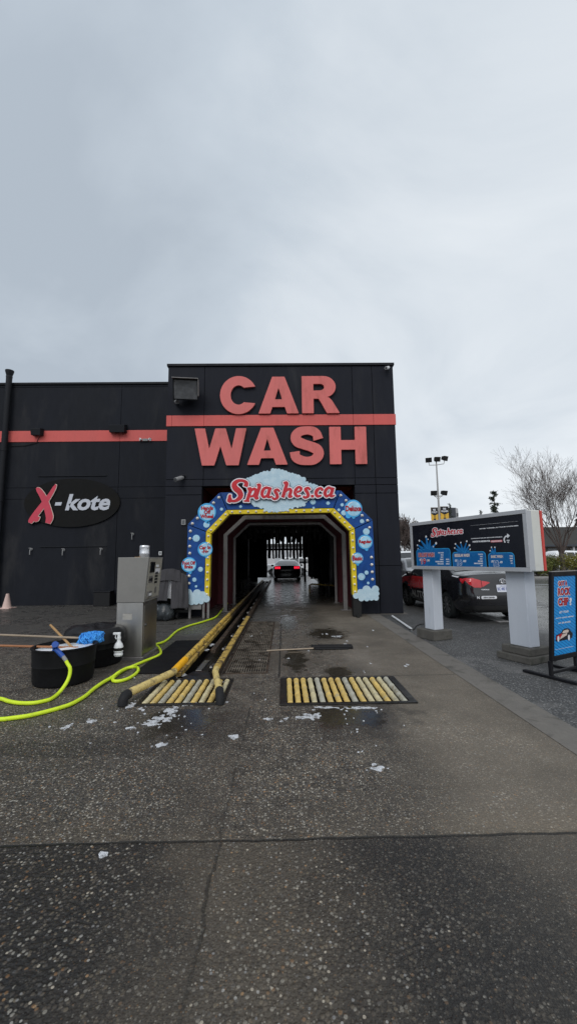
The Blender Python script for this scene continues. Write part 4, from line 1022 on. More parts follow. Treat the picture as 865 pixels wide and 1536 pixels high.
m = MB(); m.ball(c + Rm @ Vector((.02, -.08, 0)), (.10, .05, .10)); m.build('lamp', M['grey_plastic'], fl, smooth=60)
m = MB(); m.box(c + Rm @ Vector((0, -.165, .285)), (.70, .24, .02), Rm); m.box(c + Rm @ Vector((.345, -.165, .05)), (.02, .20, .44), Rm); m.build('hood', M['frame_grey'], fl, bevel=.004)
m = MB(); m.box((q.x + .03, TY - .12, q.z - .05), (.10, .24, .12)); m.build('bracket', M['black_trim'], fl, bevel=.008)
def wall_pack(px, py, w_, h_, lab):
    q = Y(px, py, WY - .1)
    t = thing('wall_light', lab, 'wall light', (q.x, WY - .02, q.z), 0, 'black wall lights on the red stripe')
    m = MB(); a, b_ = w_ / 2, h_ / 2
    m.hexa([(-a * .9, -.20, -b_), (a * .9, -.20, -b_), (a, -.004, -b_ * .8), (-a, -.004, -b_ * .8), (-a, -.24, b_ * .55), (a, -.24, b_ * .55), (a, -.004, b_), (-a, -.004, b_)])
    m.build('housing', M['black_trim'], t, bevel=.012, world=False)
    m = MB()
    for s_ in (-1, 1): m.lathe([(.05, 0), (.045, .02)], (s_ * a * .45, -.12, -b_ * .92), (0, -.3, -1), 12)
    m.build('lens', M['lens'], t, smooth=40, world=False)
wall_pack(57, 648, .36, .30, 'small black wall light on the red stripe near the black vent pipe')
wall_pack(177.5, 643, .58, .34, 'wider black wall light on the red stripe near the tower')
m = MB(); q = Y(60, 655, WY - .03); m.tube([(q.x, WY - .03, q.z), (q.x - .1, WY - .03, q.z - .22), (q.x - .5, WY - .03, q.z - .32), (q.x - 1.1, WY - .03, q.z - .34)], .012, 6)
tag(m.build('light_cable', M['cable'], smooth=50), 'thin black cable sagging from the small wall light along the red stripe', 'cable')
def camera_(px, py, y, lab, white, dx=.12, s=1.0):
    q = Y(px, py, y); t = thing('security_camera', lab, 'security camera', (q.x, y + .02, q.z), 0, 'security cameras on the walls')
    d = Vector((-dx, -.22, -.10)) * s
    m = MB(); m.cyl((0, 0, .02), (0, -.03, .02), .05 * s, n=14); m.tube([(0, -.03, .02), (0, -.09 * s, .02), (d.x * .3, -.10 * s, .0)], .018 * s, 8); m.build('bracket', M['white_plastic'] if white else M['black_trim'], t, smooth=40, world=False)
    m = MB(); m.tube([d * .3, d * .5, d * 1.3], [.045 * s, .055 * s, .055 * s], 14); b_ = m.build('body', M['white_plastic'] if white else M['grey_plastic'], t, smooth=40, world=False)
    m = MB(); m.tube([d * 1.28, d * 1.33], [.045 * s, .044 * s], 12); m.build('lens', M['lens'], b_, smooth=40, world=False)
camera_(277, 715, TY, 'small grey bullet camera below the red stripe, beside the letter W', False, s=1.1)
camera_(263, 602, TY, 'small dark camera tucked below the flood light', False, dx=-.1)
camera_(582, 552, TY, 'small white camera at the top corner of the tower', True, s=.8)
q = Y(218, 660, WY - .05)
t = thing('emergency_light', 'small pale twin lamp fixture hanging below the red stripe beside the tower', 'wall light', (q.x, WY, q.z))
m = MB(); m.lohi((-.10, -.07, -.04), (.10, -.004, .05)); m.build('housing', M['grey_plastic'], t, bevel=.01, world=False)
for s_ in (-1, 1):
    m = MB(); m.lathe([(.03, 0), (.06, .05), (.06, .07)], (s_ * .13, -.05, .02), (s_ * .8, -.5, -.1), 12); m.build('lamp', M['white_plastic'], t, smooth=40, world=False)
hk0 = None
for px, py, lab in ((47.5, 829, 'grey wall tap below the red X, leftmost on the shop wall'), (96, 830, 'grey wall tap under the middle of the oval sign'), (152.5, 829, 'grey wall tap under the end of the oval sign'), (199.5, 806.5, 'grey wall tap above the kiosk, higher than the others')):
    q = Y(px, py, WY)
    if hk0 is None:
        hk0 = thing('wall_tap', lab, 'wall tap', (q.x, WY, q.z), 0, 'wall taps on the shop front')
        m = MB(); m.tube([(0, 0, .12), (0, -.07, .12), (0, -.09, .08), (0, -.09, -.07)], .015, 8); m.build('spout', M['grey_plastic'], hk0, smooth=40, world=False)
        m = MB(); m.box((0, -.08, .155), (.09, .02, .02)); m.cyl((0, -.02, .12), (0, -.0, .12), .045, n=12); m.build('handle', M['grey_plastic'], hk0, world=False)
    else: dup(hk0, (q.x, WY, q.z), None, lab)
for px, py, yy, sz, lab in ((241, 830, WY, .13, 'small white switch box on the black wall above the kiosk'), (275.8, 783.5, TY, .15, 'small pale notice plate on the tower beside the arch')):
    q = Y(px, py, yy); t = thing('switch_box', lab, 'switch box', (q.x, yy, q.z))
    m = MB(); m.lohi((-sz * .4, -.05, -sz * .5), (sz * .4, -.003, sz * .5)); m.build('box', M['grey_plastic'] if yy == TY else M['white_plastic'], t, bevel=.008, world=False)
    m = MB(); m.lohi((-sz * .2, -.06, -sz * .25), (sz * .2, -.0505, .0)); m.lohi((-sz * .2, -.06, sz * .1), (sz * .2, -.0505, sz * .32)); m.build('cover', M['lens'], t, world=False)
# vent pipe
q = Y(9, 640, WY - .15); zt = Y(12, 556, WY - .15).z
vp = thing('vent_pipe', 'tall black vent pipe with a flared cap on the shop wall', 'vent pipe', (q.x, WY - .15, 0))
m = MB(); m.cyl((0, 0, .005), (0, 0, zt - .3), .098, n=18); m.build('pipe', M['black_trim'], vp, smooth=40, world=False)
m = MB(); m.lathe([(.099, zt - .3), (.106, zt - .22), (.096, zt - .2), (.14, zt - .04), (.14, zt), (.08, zt)], (0, 0, 0), n=18); m.build('cap', M['black_trim'], vp, smooth=40, world=False)
for z in (1.5, 3.6, 5.4):
    m = MB(); m.lathe([(.099, z), (.110, z + .002), (.110, z + .06), (.099, z + .062)], (0, 0, 0), n=18); m.lohi((-.04, .1, z + .01), (.04, .146, z + .05)); m.build('bracket', M['black_trim'], vp, world=False)

# ================================================================== OVAL SIGN  "X-kote"
SY = WY - .06
xs_ = thing('oval_sign', 'black oval sign with a red brush-stroke X and pale lettering', 'sign', (Y(108, 753, SY).x, SY, 0))
def K(zx, zy): q = Y(30 + zx / 5.406, 710 + zy / 5.406, SY); return (q.x, q.z)
a, b_ = K(35, 240), K(812, 240); cz = K(420, 238)[1]; top = K(420, 42)[1]
cx, rx, ry = (a[0] + b_[0]) / 2, (b_[0] - a[0]) / 2, top - cz
sfr = FR((0, SY, 0), (1, 0, 0), (0, 0, 1))
m = MB(); m.prism([(cx + rx * math.cos(2 * PI * i / 72), cz + ry * math.sin(2 * PI * i / 72)) for i in range(72)], sfr, 0, -.03); m.build('board', M['sign_black'], xs_, bevel=.003)
kp = 1 / 5.406 * SY / F_PX
XS = [stroke([(*K(x, y), w_ * kp) for x, y, w_ in L], 6) for L in ([(140, 122, 12), (158, 136, 36), (188, 180, 46), (215, 240, 50), (236, 310, 54), (246, 360, 56), (232, 405, 40)], [(298, 92, 10), (285, 118, 26), (250, 178, 34), (200, 248, 44), (140, 325, 46), (100, 380, 42), (88, 402, 28)], [(160, 352, 20), (146, 376, 26), (125, 388, 14)])]
m = MB(); m.shape(strokes_shape(XS, .011, .028), FR((.012, SY, 0), (1, 0, 0), (0, 0, 1)), .03, 0); m.build('lettering', M['sign_black'], xs_, smooth=30)
m = MB(); m.shape(strokes_shape(XS, .011, .012), FR((.010, SY, 0), (1, 0, 0), (0, 0, 1)), .036, 0.03); m.build('lettering', M['menu_cream'], xs_, smooth=30)
m = MB(); m.shape(strokes_shape(XS, .011, .002), sfr, .042, .036); m.build('lettering', M['xkote_red'], xs_, smooth=30)
def tx(m, body, p0, p1, fr, d=.02, d0=0.0, **k):
    m.shape(text_fit(body, min(p0[0], p1[0]), max(p0[0], p1[0]), min(p0[1], p1[1]), max(p0[1], p1[1]), **k), fr, d, d0); return m
m = MB(); p = [K(288, 262), K(342, 235)]; m.prism([(p[0][0], p[0][1]), (K(337, 262)[0], p[0][1]), (K(346, 235)[0], p[1][1]), (K(294, 235)[0], p[1][1])], sfr, .03, 0)
tx(m, 'kote', K(370, 303), K(738, 166), sfr, .03, offset=.032, shear=.22); m.build('lettering', M['letter_grey'], xs_)

# small things at the foot of the shop wall
q = G(10.5, 913)
cn = thing('traffic_cone', 'faded pink traffic cone standing by the shop wall', 'traffic cone', (q.x, q.y, .004))
m = MB(); m.lathe([(.15, .03), (.125, .06), (.05, .44), (.045, .47), (.03, .475)], (0, 0, 0), n=20); m.build('cone', M['cone'], cn, smooth=35, world=False)
m = MB(); m.lohi((-.2, -.2, 0), (.2, .2, .03)); m.build('base', M['cone'], cn, bevel=.01, world=False)
q = G(140.5, 913)
bx = thing('black_crate', 'small black box standing against the foot of the shop wall', 'box', (q.x, WY - .35, .004))
m = MB(); m.lohi((-.27, -.2, 0), (.27, .2, .46)); m.build('body', M['rubber'], bx, bevel=.02, world=False)
m = MB(); m.lohi((-.29, -.22, .461), (.29, .22, .50)); m.build('lid', M['black_trim'], bx, bevel=.012, world=False)

# ================================================================== PAY KIOSK
kx, ky = -2.15, 6.27
ks = thing('pay_kiosk', 'grey steel pay kiosk with an angled keypad panel, beside the black tubs', 'pay kiosk', (kx, ky, .004))
W0, D0 = .40, .69
m = MB(); m.lohi((-W0 - .02, -.02, 0), (.03, D0 + .02, .05)); m.build('base', M['frame_grey'], ks, bevel=.005, world=False)
m = MB(); m.lohi((-W0, 0, .051), (0, D0, .86)); m.build('pedestal', M['steel'], ks, bevel=.006, world=False)
m = MB()   # head: wedge with the keypad face leaning outwards
hz0, hz1 = .855, 1.545
m.hexa([(-W0 - .003, -.012, hz0), (.015, -.012, hz0), (.015, D0 + .02, hz0 + .01), (-W0 - .003, D0 + .02, hz0), (-W0 - .003, -.012, hz1), (.072, -.012, hz1), (.072, D0 + .02, hz1), (-W0 - .003, D0 + .02, hz1)])
m.build('head', M['grey_paint'], ks, bevel=.006, world=False)
hu = Vector((0, 1, 0)); hv = Vector((.057, 0, hz1 - hz0)).normalized(); hn = hu.cross(hv)
kfr = (Vector((.0165, .0, hz0 + .01)), hu, hv, hn)
m = MB(); m.prism([(.04, .04), (D0 - .03, .04), (D0 - .03, .66), (.04, .66)], kfr, .006, -.004); pn = m.build('panel', M['panel_beige'], ks, bevel=.003, world=False)
def kbox(u0, u1, v0, v1, d, mt, name, d0=.0065): m = MB(); m.prism([(u0, v0), (u1, v0), (u1, v1), (u0, v1)], kfr, d, d0); return m.build(name, M[mt], pn, bevel=.002, world=False)
kbox(.08, .30, .44, .61, .012, 'rubber', 'screen_bezel'); kbox(.095, .285, .455, .595, .0135, 'glass_dark', 'screen', .0122)
kbox(.07, .26, .28, .385, .010, 'frame_grey', 'card_reader'); kbox(.09, .16, .31, .35, .016, 'rubber', 'card_slot', .0102); kbox(.18, .24, .30, .36, .014, 'rubber', 'card_slot', .0102)
kbox(.06, .22, .06, .15, .03, 'frame_grey', 'receipt_slot'); kbox(.08, .20, .085, .125, .034, 'white_plastic', 'receipt', .0302)
kbox(.36, .50, .52, .56, .012, 'white_plastic', 'lock'); 
m = MB()
for i in range(4):
    for j in range(3): m.prism([(.36 + j * .05, .26 + i * .05), (.395 + j * .05, .26 + i * .05), (.395 + j * .05, .295 + i * .05), (.36 + j * .05, .295 + i * .05)], kfr, .013, .0065)
m.build('keypad', M['rubber'], pn, world=False)
m = MB(); m.prism([(.34, .42), (.58, .42), (.58, .50), (.34, .50)], kfr, .009, .0065); m.build('notice', M['paper_white'], pn, world=False)
kbox(.42, .5, .1, .2, .01, 'frame_grey', 'coin_slot')
m = MB()   # seams and screws on the side of the head
m.lohi((-W0 - .001, -.0145, hz0 + .003), (.013, -.0125, hz0 + .007)); m.build('seam', M['dark_steel'], ks, world=False)
m = MB(); m.lohi((.0005, .05, .11), (.006, D0 - .05, .80)); dr = m.build('door', M['steel'], ks, bevel=.004, world=False)
m = MB(); m.lathe([(.022, 0), (.022, .012), (.012, .016)], (.006, .12, .5), (1, 0, 0), 14); m.build('lock', M['chain_steel'], dr, smooth=40, world=False)
m = MB(); m.lohi((-.30, -.0035, .60), (-.16, -.0008, .69)); m.build('sticker', M['notice_pale'], ks, world=False)
cn_ = thing('foil_can', 'silver foil wrapped can standing on top of the kiosk', 'can', (kx - .045, ky + .12, 1.55))
m = MB(); m.lathe([(.068, .0), (.075, .012), (.075, .045), (.080, .06), (.075, .075), (.076, .15), (.079, .165), (.068, .185), (.06, .183), (.01, .178)], (0, 0, 0), n=26); m.build('can', M['foil'], cn_, smooth=50, world=False)
m = MB(); m.lohi((-.13, -.06, -.001), (-.04, .03, .006)); m.build('cardboard', M['wood'], cn_, world=False)
q = Y(187, 985, 5.55)
# spray bottle hooked to the rear tub
sb = thing('spray_bottle', 'white spray bottle hung on the rear tub next to the kiosk', 'spray bottle', (-2.335, 5.86, .17))
m = MB(); m.lathe([(.055, 0), (.062, .02), (.05, .05), (.062, .06), (.064, .12), (.05, .165), (.024, .20), (.022, .225)], (0, 0, 0), n=20); m.build('bottle', M['white_plastic'], sb, smooth=40, world=False)
m = MB(); m.lathe([(.0645, .075), (.0648, .115)], (0, 0, 0), n=20, caps=False); m.build('label_band', M['cable'], sb, smooth=40, world=False)
m = MB(); m.lathe([(.027, .225), (.027, .26)], (0, 0, 0), n=14); m.box((.0, .0, .285), (.035, .035, .05)); m.box((-.03, -.0, .305), (.10, .032, .03)); m.tube([(-.045, 0, .295), (-.05, 0, .25), (-.035, 0, .225)], .008, 6); m.build('trigger', M['white_plastic'], sb, bevel=.004, world=False)

# ================================================================== TUBS, MOPS
tx0, ty0 = -2.79, 5.30
tb = thing('wash_tub', 'round black tub of soapy water with the blue nozzle on its rim', 'tub', (tx0, ty0, .004))
m = MB(); m.lathe([(.30, 0), (.335, .015), (.345, .05), (.352, .22), (.358, .23), (.355, .25), (.365, .42), (.378, .425), (.378, .44), (.352, .44), (.345, .40), (.33, .36), (.01, .355)], (0, 0, 0), n=48); m.build('tub', M['tub'], tb, smooth=35, world=False)
m = MB(); vs_ = [(0, 0, .40)]
for k in range(1, 7):
    for j in range(40):
        a = 2 * PI * j / 40; r = .342 * k / 6; z = .395 + .012 * mnoise.noise(Vector((r * math.cos(a) * 9, r * math.sin(a) * 9, 3)))
        vs_.append((r * math.cos(a), r * math.sin(a), z))
fs_ = [(0, 1 + j, 1 + (j + 1) % 40) for j in range(40)]
for k in range(5):
    for j in range(40): b0 = 1 + k * 40; fs_.append((b0 + j, b0 + 40 + j, b0 + 40 + (j + 1) % 40, b0 + (j + 1) % 40))
m.add(vs_, fs_); m.build('soapy_water', M['suds'], tb, smooth=60, world=False)
tx1, ty1 = -2.80, 6.16
tb2 = thing('wash_tub', 'second black tub, covered with a crumpled black bag, between front tub and kiosk', 'tub', (tx1, ty1, .004))
m = MB(); m.lathe([(.33, 0), (.365, .015), (.375, .05), (.382, .24), (.388, .25), (.385, .27), (.395, .46), (.40, .48), (.39, .49), (.01, .485)], (0, 0, 0), n=44); m.build('tub', M['tub'], tb2, smooth=35, world=False)
m = MB(); vs_ = []; NN = 44
prof = [(.0, .56), (.12, .56), (.22, .55), (.32, .54), (.39, .515), (.415, .47), (.42, .40), (.425, .33)]
for k, (r, z) in enumerate(prof):
    for j in range(NN):
        a = 2 * PI * j / NN; nz = mnoise.noise(Vector((math.cos(a) * 2.2 + 5, math.sin(a) * 2.2, r * 7 + z * 3))); n2_ = mnoise.noise(Vector((math.cos(a) * 6, math.sin(a) * 6, z * 9)))
        rr = r + .018 * n2_ * (k > 3) ; zz = z + .045 * nz * (k < 6) - (.10 * max(0, nz) if k == 7 else 0)
        vs_.append((rr * math.cos(a), rr * math.sin(a), zz))
m.add(vs_, [(k * NN + j, (k + 1) * NN + j, (k + 1) * NN + (j + 1) % NN, k * NN + (j + 1) % NN)[::-1] for k in range(len(prof) - 1) for j in range(NN)]); o = m.build('bag_cover', M['bag_black'], tb2, smooth=60, world=False)
o.modifiers.new('s', 'SUBSURF').levels = 1; o.modifiers['s'].render_levels = 1

# blue mop: handle runs off past the frame edge, head on the covered tub
mp = thing('blue_mop', 'blue fluffy wash mop on a long handle lying on the covered tub', 'mop', (-3.1, 5.5, .5))
h1 = Y(124, 957, 5.57); h0 = Y(-60, 950, 5.1)
m = MB(); m.tube([h0, h1], .013, 8); m.build('handle', M['wood_grey'], mp, smooth=40)
m = MB(); a_, b2 = Y(122, 957.5, 5.56), Y(152, 953.5, 5.65)
m.tube([a_, a_.lerp(b2, .5), b2], [.03, .055, .045], 10)
rnd = random.Random(5)
for i in range(420):
    t_ = rnd.random() ** .8; p = a_.lerp(b2, t_); an = rnd.uniform(0, 2 * PI); r0 = .05 + .025 * math.sin(t_ * PI)
    d = Vector((rnd.uniform(-.5, .5), math.cos(an), math.sin(an))).normalized()
    e1 = p + d * (r0 * .55); e2 = e1 + d * .03; e3 = e2 + Vector((rnd.uniform(-.02, .02), rnd.uniform(-.02, .02), -.028))
    m.tube([e1, e2, e3], [.008, .010, .006], 5)
m.build('mop_head', M['mop_blue'], mp, smooth=60)
br = thing('wash_brush_pole', 'brown brush pole with its end resting in the front tub', 'brush', (-3, 5.0, .45))
m = MB(); m.tube([Y(-60, 967, 5.15), Y(118, 971.5, 5.36)], .014, 8); m.build('handle', M['wood_red'], br, smooth=40)
m = MB(); e = Y(118, 971.5, 5.36); m.box(e + Vector((.03, .0, -.025)), (.18, .06, .04), Matrix.Rotation(.12, 3, 'Z')); m.build('brush_head', M['wood'], br, bevel=.008)
st = thing('wooden_stick', 'short wooden stick leaning out of the front tub', 'stick', (-2.7, 5.2, .45))
m = MB(); e0, e1 = Y(76, 937.5, 5.72), Y(111, 973.5, 5.38); m.tube([e0, e1], .015, 8); m.build('handle', M['wood'], st, smooth=40)

# ================================================================== HOSE
hz = .026
def hp(L, z=hz): return [G(x, y, z) for x, y in L]
A_ = hp([(352, 893), (340, 906), (334, 913), (329, 920), (322, 926.5), (311, 930.5), (300, 934), (284, 938.5), (268, 945), (260, 951), (254, 957), (246, 962.5), (238, 965.2), (233, 967), (237, 970), (241, 976), (240.5, 981), (233, 985.5), (220, 990.5), (207, 996), (194, 1001.5), (183, 1007), (175, 1012.5), (169.5, 1018), (171, 1021.5), (180, 1021.5), (192, 1018), (202, 1012), (207.5, 1006), (206, 1001.5)])
A_ += hp([(200, 1000.5), (190, 1002.5), (179, 1008)], .062) + hp([(168, 1016), (154, 1024)], .035) + hp([(140, 1034), (129, 1043.5), (117, 1051), (104, 1057.3), (88, 1062.5), (73, 1066.6), (57, 1070.6), (41, 1074), (20, 1077), (0, 1079), (-40, 1079), (-75, 1072), (-90, 1060), (-75, 1050), (-40, 1044.5), (0, 1048), (12, 1051.5), (25, 1054), (38, 1054.8), (52, 1054.3), (65, 1052), (77, 1048.3)])
B_ = [G(88, 1040, .03), Y(97, 1029, 4.80), Y(103, 1018, 4.855), Y(105.5, 1008, 4.88), Y(105, 1001, 4.89), Y(102, 996, 4.9), Y(98.5, 989.5, 4.91)]
hs_ = thing('garden_hose', 'bright yellow-green hose snaking from the tunnel mouth past the kiosk to the tub', 'hose', (-1.8, 5.5, 0))
pts = spline([tuple(p) for p in A_ + B_], 5)
m = MB(); m.tube([Vector(p) for p in pts], .0205, 10); m.build('hose', M['hose'], hs_, smooth=60)
m = MB(); a_, b2 = B_[-1], Y(94.5, 984, 4.92); m.tube([a_ + (a_ - b2) * .3, b2], .0225, 12); m.build('coupling', M['grey_plastic'], hs_, smooth=40)
nz = MB(); c_, d_, e_, f3 = Y(95, 985, 4.92), Y(88, 977.5, 4.93), Y(82.5, 972, 4.94), Y(84.5, 967, 4.91)
nz.tube([c_, d_, e_], [.026, .028, .026], 12); nz.tube([e_, f3, f3 + (f3 - e_) * .25 + Vector((0, -.03, 0))], [.03, .036, .036], 12); nz.tube([e_ + Vector((-.02, .02, -.02)), e_ + Vector((-.045, .01, -.075))], [.014, .012], 8)
nz.build('nozzle', M['blue_plastic'], hs_, smooth=40)

# ================================================================== SQUEEGEE BROOM lying on the concrete
sq = thing('floor_squeegee', 'black floor squeegee with a pale handle lying on the wet concrete', 'squeegee', (.8, 6.75, .004))
q0, q1 = G(467, 973.5), G(529, 973.5)
m = MB(); m.lohi((q0.x, q0.y - .07, .006), (q1.x, q0.y + .09, .055)); m.lohi((q0.x + .05, q0.y - .11, .006), (q1.x - .08, q0.y - .072, .03)); m.build('head', M['rubber'], sq, bevel=.012)
m = MB(); m.tube([G(400, 976, .02), G(440, 974, .024), G(470, 972.5, .03)], .011, 8); m.build('handle', M['wood_grey'], sq, smooth=40)

# ================================================================== COVERED CART beside the arch
ct = thing('covered_cart', 'cart heaped with bags under a sagging grey cloth, between kiosk and arch', 'cart', (Y(256, 900, 10.45).x, 10.46, .004))
ct.scale = (.94, .94, 1.0)
def drape(u0, u1, v0, v1, seed, mt, name, bulge, fold, yoff=0.0, zt_=1.26):
    m = MB(); nu, nv = 34, 30; vs_ = []
    for j in range(nv + 1):
        for i in range(nu + 1):
            u = u0 + (u1 - u0) * i / nu; v = v0 + (v1 - v0) * j / nv
            dome = math.sqrt(max(0, 1 - (u / .62) ** 2)) if abs(u) < .62 else 0
            f1_ = mnoise.noise(Vector((u * 5 + seed, v * 1.1, seed))) ; f2_ = mnoise.noise(Vector((u * 14 + seed, v * 2.6, seed * 2)))
            y = -bulge * dome * (0.6 + .4 * (1 - v)) - fold * f1_ - fold * .45 * f2_ + yoff
            z = zt_ - (1 - v) * (zt_ - .22) - .16 * (u / .55) ** 2 * v + .03 * f1_
            x = u * (1 - .10 * v) + .02 * f2_
            vs_.append((x, y, z))
    m.add(vs_, [(j * (nu + 1) + i, j * (nu + 1) + i + 1, (j + 1) * (nu + 1) + i + 1, (j + 1) * (nu + 1) + i) for j in range(nv) for i in range(nu)])
    o = m.build(name, M[mt], ct, smooth=70, world=False); sd = o.modifiers.new('t', 'SOLIDIFY'); sd.thickness = .012; return o
drape(-.56, -.02, .26, 1.0, 3, 'cloth_grey', 'cover', .34, .07)
drape(.10, .54, .08, .98, 8, 'cloth_grey', 'cover', .34, .07, -.03)
drape(-.30, .34, .74, 1.02, 11, 'cloth_grey', 'cover', .36, .05, -.035)
drape(-.20, .20, .30, .88, 5, 'paper_white', 'liner', .22, .05, .02)
m = MB(); vs_ = []
for j in range(2):
    c0 = Vector((-.30 + .22 * j, -.16 - .05 * j, .20)); b0 = len(m.v); m.ball(c0, (.24, .20, .22), 20, 14)
    for i in range(b0, len(m.v)):
        p = Vector(m.v[i]); n_ = mnoise.noise(p * 9) * .045 + mnoise.noise(p * 22) * .02; d = (p - c0).normalized(); p = p + d * n_; p.z = max(p.z, .006); m.v[i] = tuple(p)
m.build('bag', M['bag_clear'], ct, smooth=60, world=False)
m = MB(); m.lohi((-.48, .0, .16), (.50, .45, .22)); m.lohi((-.50, .42, .22), (.52, .46, 1.15)); m.lohi((-.50, -.02, .22), (-.46, .42, 1.1)); m.lohi((.46, -.02, .22), (.50, .42, 1.1)); m.lohi((-.45, .0, 1.06), (.45, .41, 1.12)); m.build('cart_frame', M['trim_black'], ct, bevel=.01, world=False)
for x, y in ((.2, -.05), (-.42, -.02), (.44, .38), (-.42, .38)):
    m = MB(); m.cyl((x - .02, y, .075), (x + .02, y, .075), .072, n=18); m.lohi((x - .03, y - .02, .08), (x + .03, y + .02, .165)); m.build('wheel', M['rubber'], ct, smooth=40, world=False)

# ================================================================== SOAP FOAM on the ground (nobody could count it)
rnd = random.Random(21)
def foam_blob(m, px, py, sx, sy, seed, thick=.008):
    q = G(px, py); rx = sx * q.y / F_PX; ryy = sy * q.y * q.y / F_PX / 1.5
    xs, ys, X, Yg = grid(-rx * 1.5, rx * 1.5, -ryy * 1.5, ryy * 1.5, max(.007, rx / 16))
    S = np.hypot(X / rx, Yg / ryy) - .75
    nn = np.array([[mnoise.noise(Vector((x / rx * 1.6 + seed, y / ryy * 1.6, seed))) + 1.15 * mnoise.noise(Vector((x * 26 + seed, y * 26, seed))) for x in xs] for y in ys])
    S = (S + nn * .62); V, Fc, Bd = march(S, xs, ys)
    if Fc: m.shape((V, Fc, Bd), FR((q.x, q.y, .0045), (1, 0, 0), (0, 1, 0), (0, 0, 1)), thick, 0)
m = MB()
for i, (px, py, sx, sy) in enumerate(((465, 1075, 15, 5), (447, 1077, 4, 2.5), (428, 1079, 7, 2), (258, 1066, 11, 6), (244, 1079, 15, 5), (230, 1086, 12, 4), (259, 1074, 5, 2), (197, 1059, 8, 3.5), (214, 1064, 5, 2.5), (240, 1119, 11, 4), (136, 1083, 9, 3), (101, 1091, 7, 3.5), (350, 1107, 8, 3), (404, 1079, 8, 2.2), (565, 1153, 17, 5),  (195, 1093, 7, 2), (285, 1057, 9, 3), (272, 1014, 10, 3), (225, 1031, 5, 3), (540, 1063, 30, 2.0), (490, 1062, 16, 1.6), (157, 1284, 7, 4), (463, 1047, 4, 1.6), (505, 955, 8, 1.2), (75, 1091, 3, 1.2), (310, 975, 5, 1.5), (318, 968, 4, 1.5))):
    foam_blob(m, px, py, sx, sy, i * 7.3, .003 if i != 14 else .002)
for i in range(80):
    z = rnd.random()
    px, py = (rnd.gauss(230, 45), rnd.gauss(1085, 22)) if z < .45 else ((rnd.gauss(520, 60), rnd.gauss(1085, 25)) if z < .7 else (rnd.uniform(330, 620), rnd.uniform(945, 1080)))
    if py < 930 or (205 < px < 335 and 1018 < py < 1060) or (430 < px < 622 and 1015 < py < 1060): continue
    foam_blob(m, px, py, rnd.uniform(.8, 2.6), rnd.uniform(.5, 1.1), i * 3.1 + 100, .004)
tag(m.build('soap_foam', M['suds_foam'], smooth=50), 'white soap foam scattered on the wet concrete', 'foam', kind='stuff')
# pvc pipe and cable by the tower corner
m = MB(); m.tube([G(588, 924, .03), G(616, 943, .03)], .022, 8)
tag(m.build('plastic_pipe', M['white_plastic'], smooth=40), 'thin white pipe lying on the ground at the tower corner', 'pipe')
m = MB(); m.tube([Vector(p) for p in spline([tuple(p) for p in (G(614, 943, .02), G(619, 945, .012), G(624, 939, .012), G(630, 936.5, .012), G(636, 936, .05))], 5)], .010, 6)
tag(m.build('power_cable', M['cable'], smooth=40), 'black cable running from the white pipe to the sign post', 'cable')
# ================================================================== MENU SIGN
MA = Vector((3.45, 5.60, 0)); md = Vector((-.405, .914, 0)).normalized()   # near bottom-front corner; direction to the far end
ML, MZ0, MZ1, MT = 2.38, 1.28, 2.155, .33
mo = MA + md * ML
ang = math.atan2(-md.y, -md.x)
ms = thing('menu_sign', 'long price menu sign cabinet on two white posts beside the exit lane', 'menu sign', (mo.x, mo.y, 0), ang)
# local: x from the far end to the near end, y into the sign, z up
def S2(px, py):
    d = ray(px, py); n = Vector((md.y, -md.x, 0)); t = (mo - CAM).dot(n) / d.dot(n); p = CAM + d * t
    return ((p - mo).dot(-md), p.z)
print('sign corners', S2(617, 787), S2(783, 766), S2(620, 853), S2(795, 858))
m = MB(); m.lohi((0, .012, MZ0), (ML, MT - .045, MZ1)); m.build('cabinet', M['white_cab'], ms, bevel=.012, world=False)
m = MB(); m.lohi((.005, MT - .044, MZ0 + .005), (ML + .012, MT, MZ1 - .004)); m.build('rear_face', M['red_edge'], ms, bevel=.006, world=False)
b_ = .055
m = MB(); m.lohi((-.005, -.02, MZ0 - .005), (ML + .004, .011, MZ0 + b_)); m.lohi((-.005, -.02, MZ1 - b_), (ML + .004, .011, MZ1 + .005))
m.lohi((-.004, -.019, MZ0 + b_ + .001), (b_, .011, MZ1 - b_ - .001)); m.lohi((ML - b_, -.019, MZ0 + b_ + .001), (ML + .003, .011, MZ1 - b_ - .001)); m.lohi((ML - .001, -.016, MZ0 + .01), (ML + .006, .09, MZ1 - .01))
m.build('frame', M['alu'], ms, bevel=.005, world=False)
m = MB(); m.lohi((b_ - .01, -.006, MZ0 + b_ - .01), (ML - b_ + .01, .011, MZ1 - b_ + .01)); face = m.build('face', M['menu_black'], ms, world=False)
mfr = FR((0, -.006, 0), (1, 0, 0), (0, 0, 1))
def ml(m, name, mt, parent=face): return m.build(name, M[mt], parent, world=False)
def rrect(x0, x1, z0, z1, r, n=6):
    out = []
    for cx, cz, a0 in ((x1 - r, z1 - r, 0), (x0 + r, z1 - r, 90)): out += ell(cx, cz, r, r, a0, a0 + 90, n)
    return out + [(x0, z0), (x1, z0)]
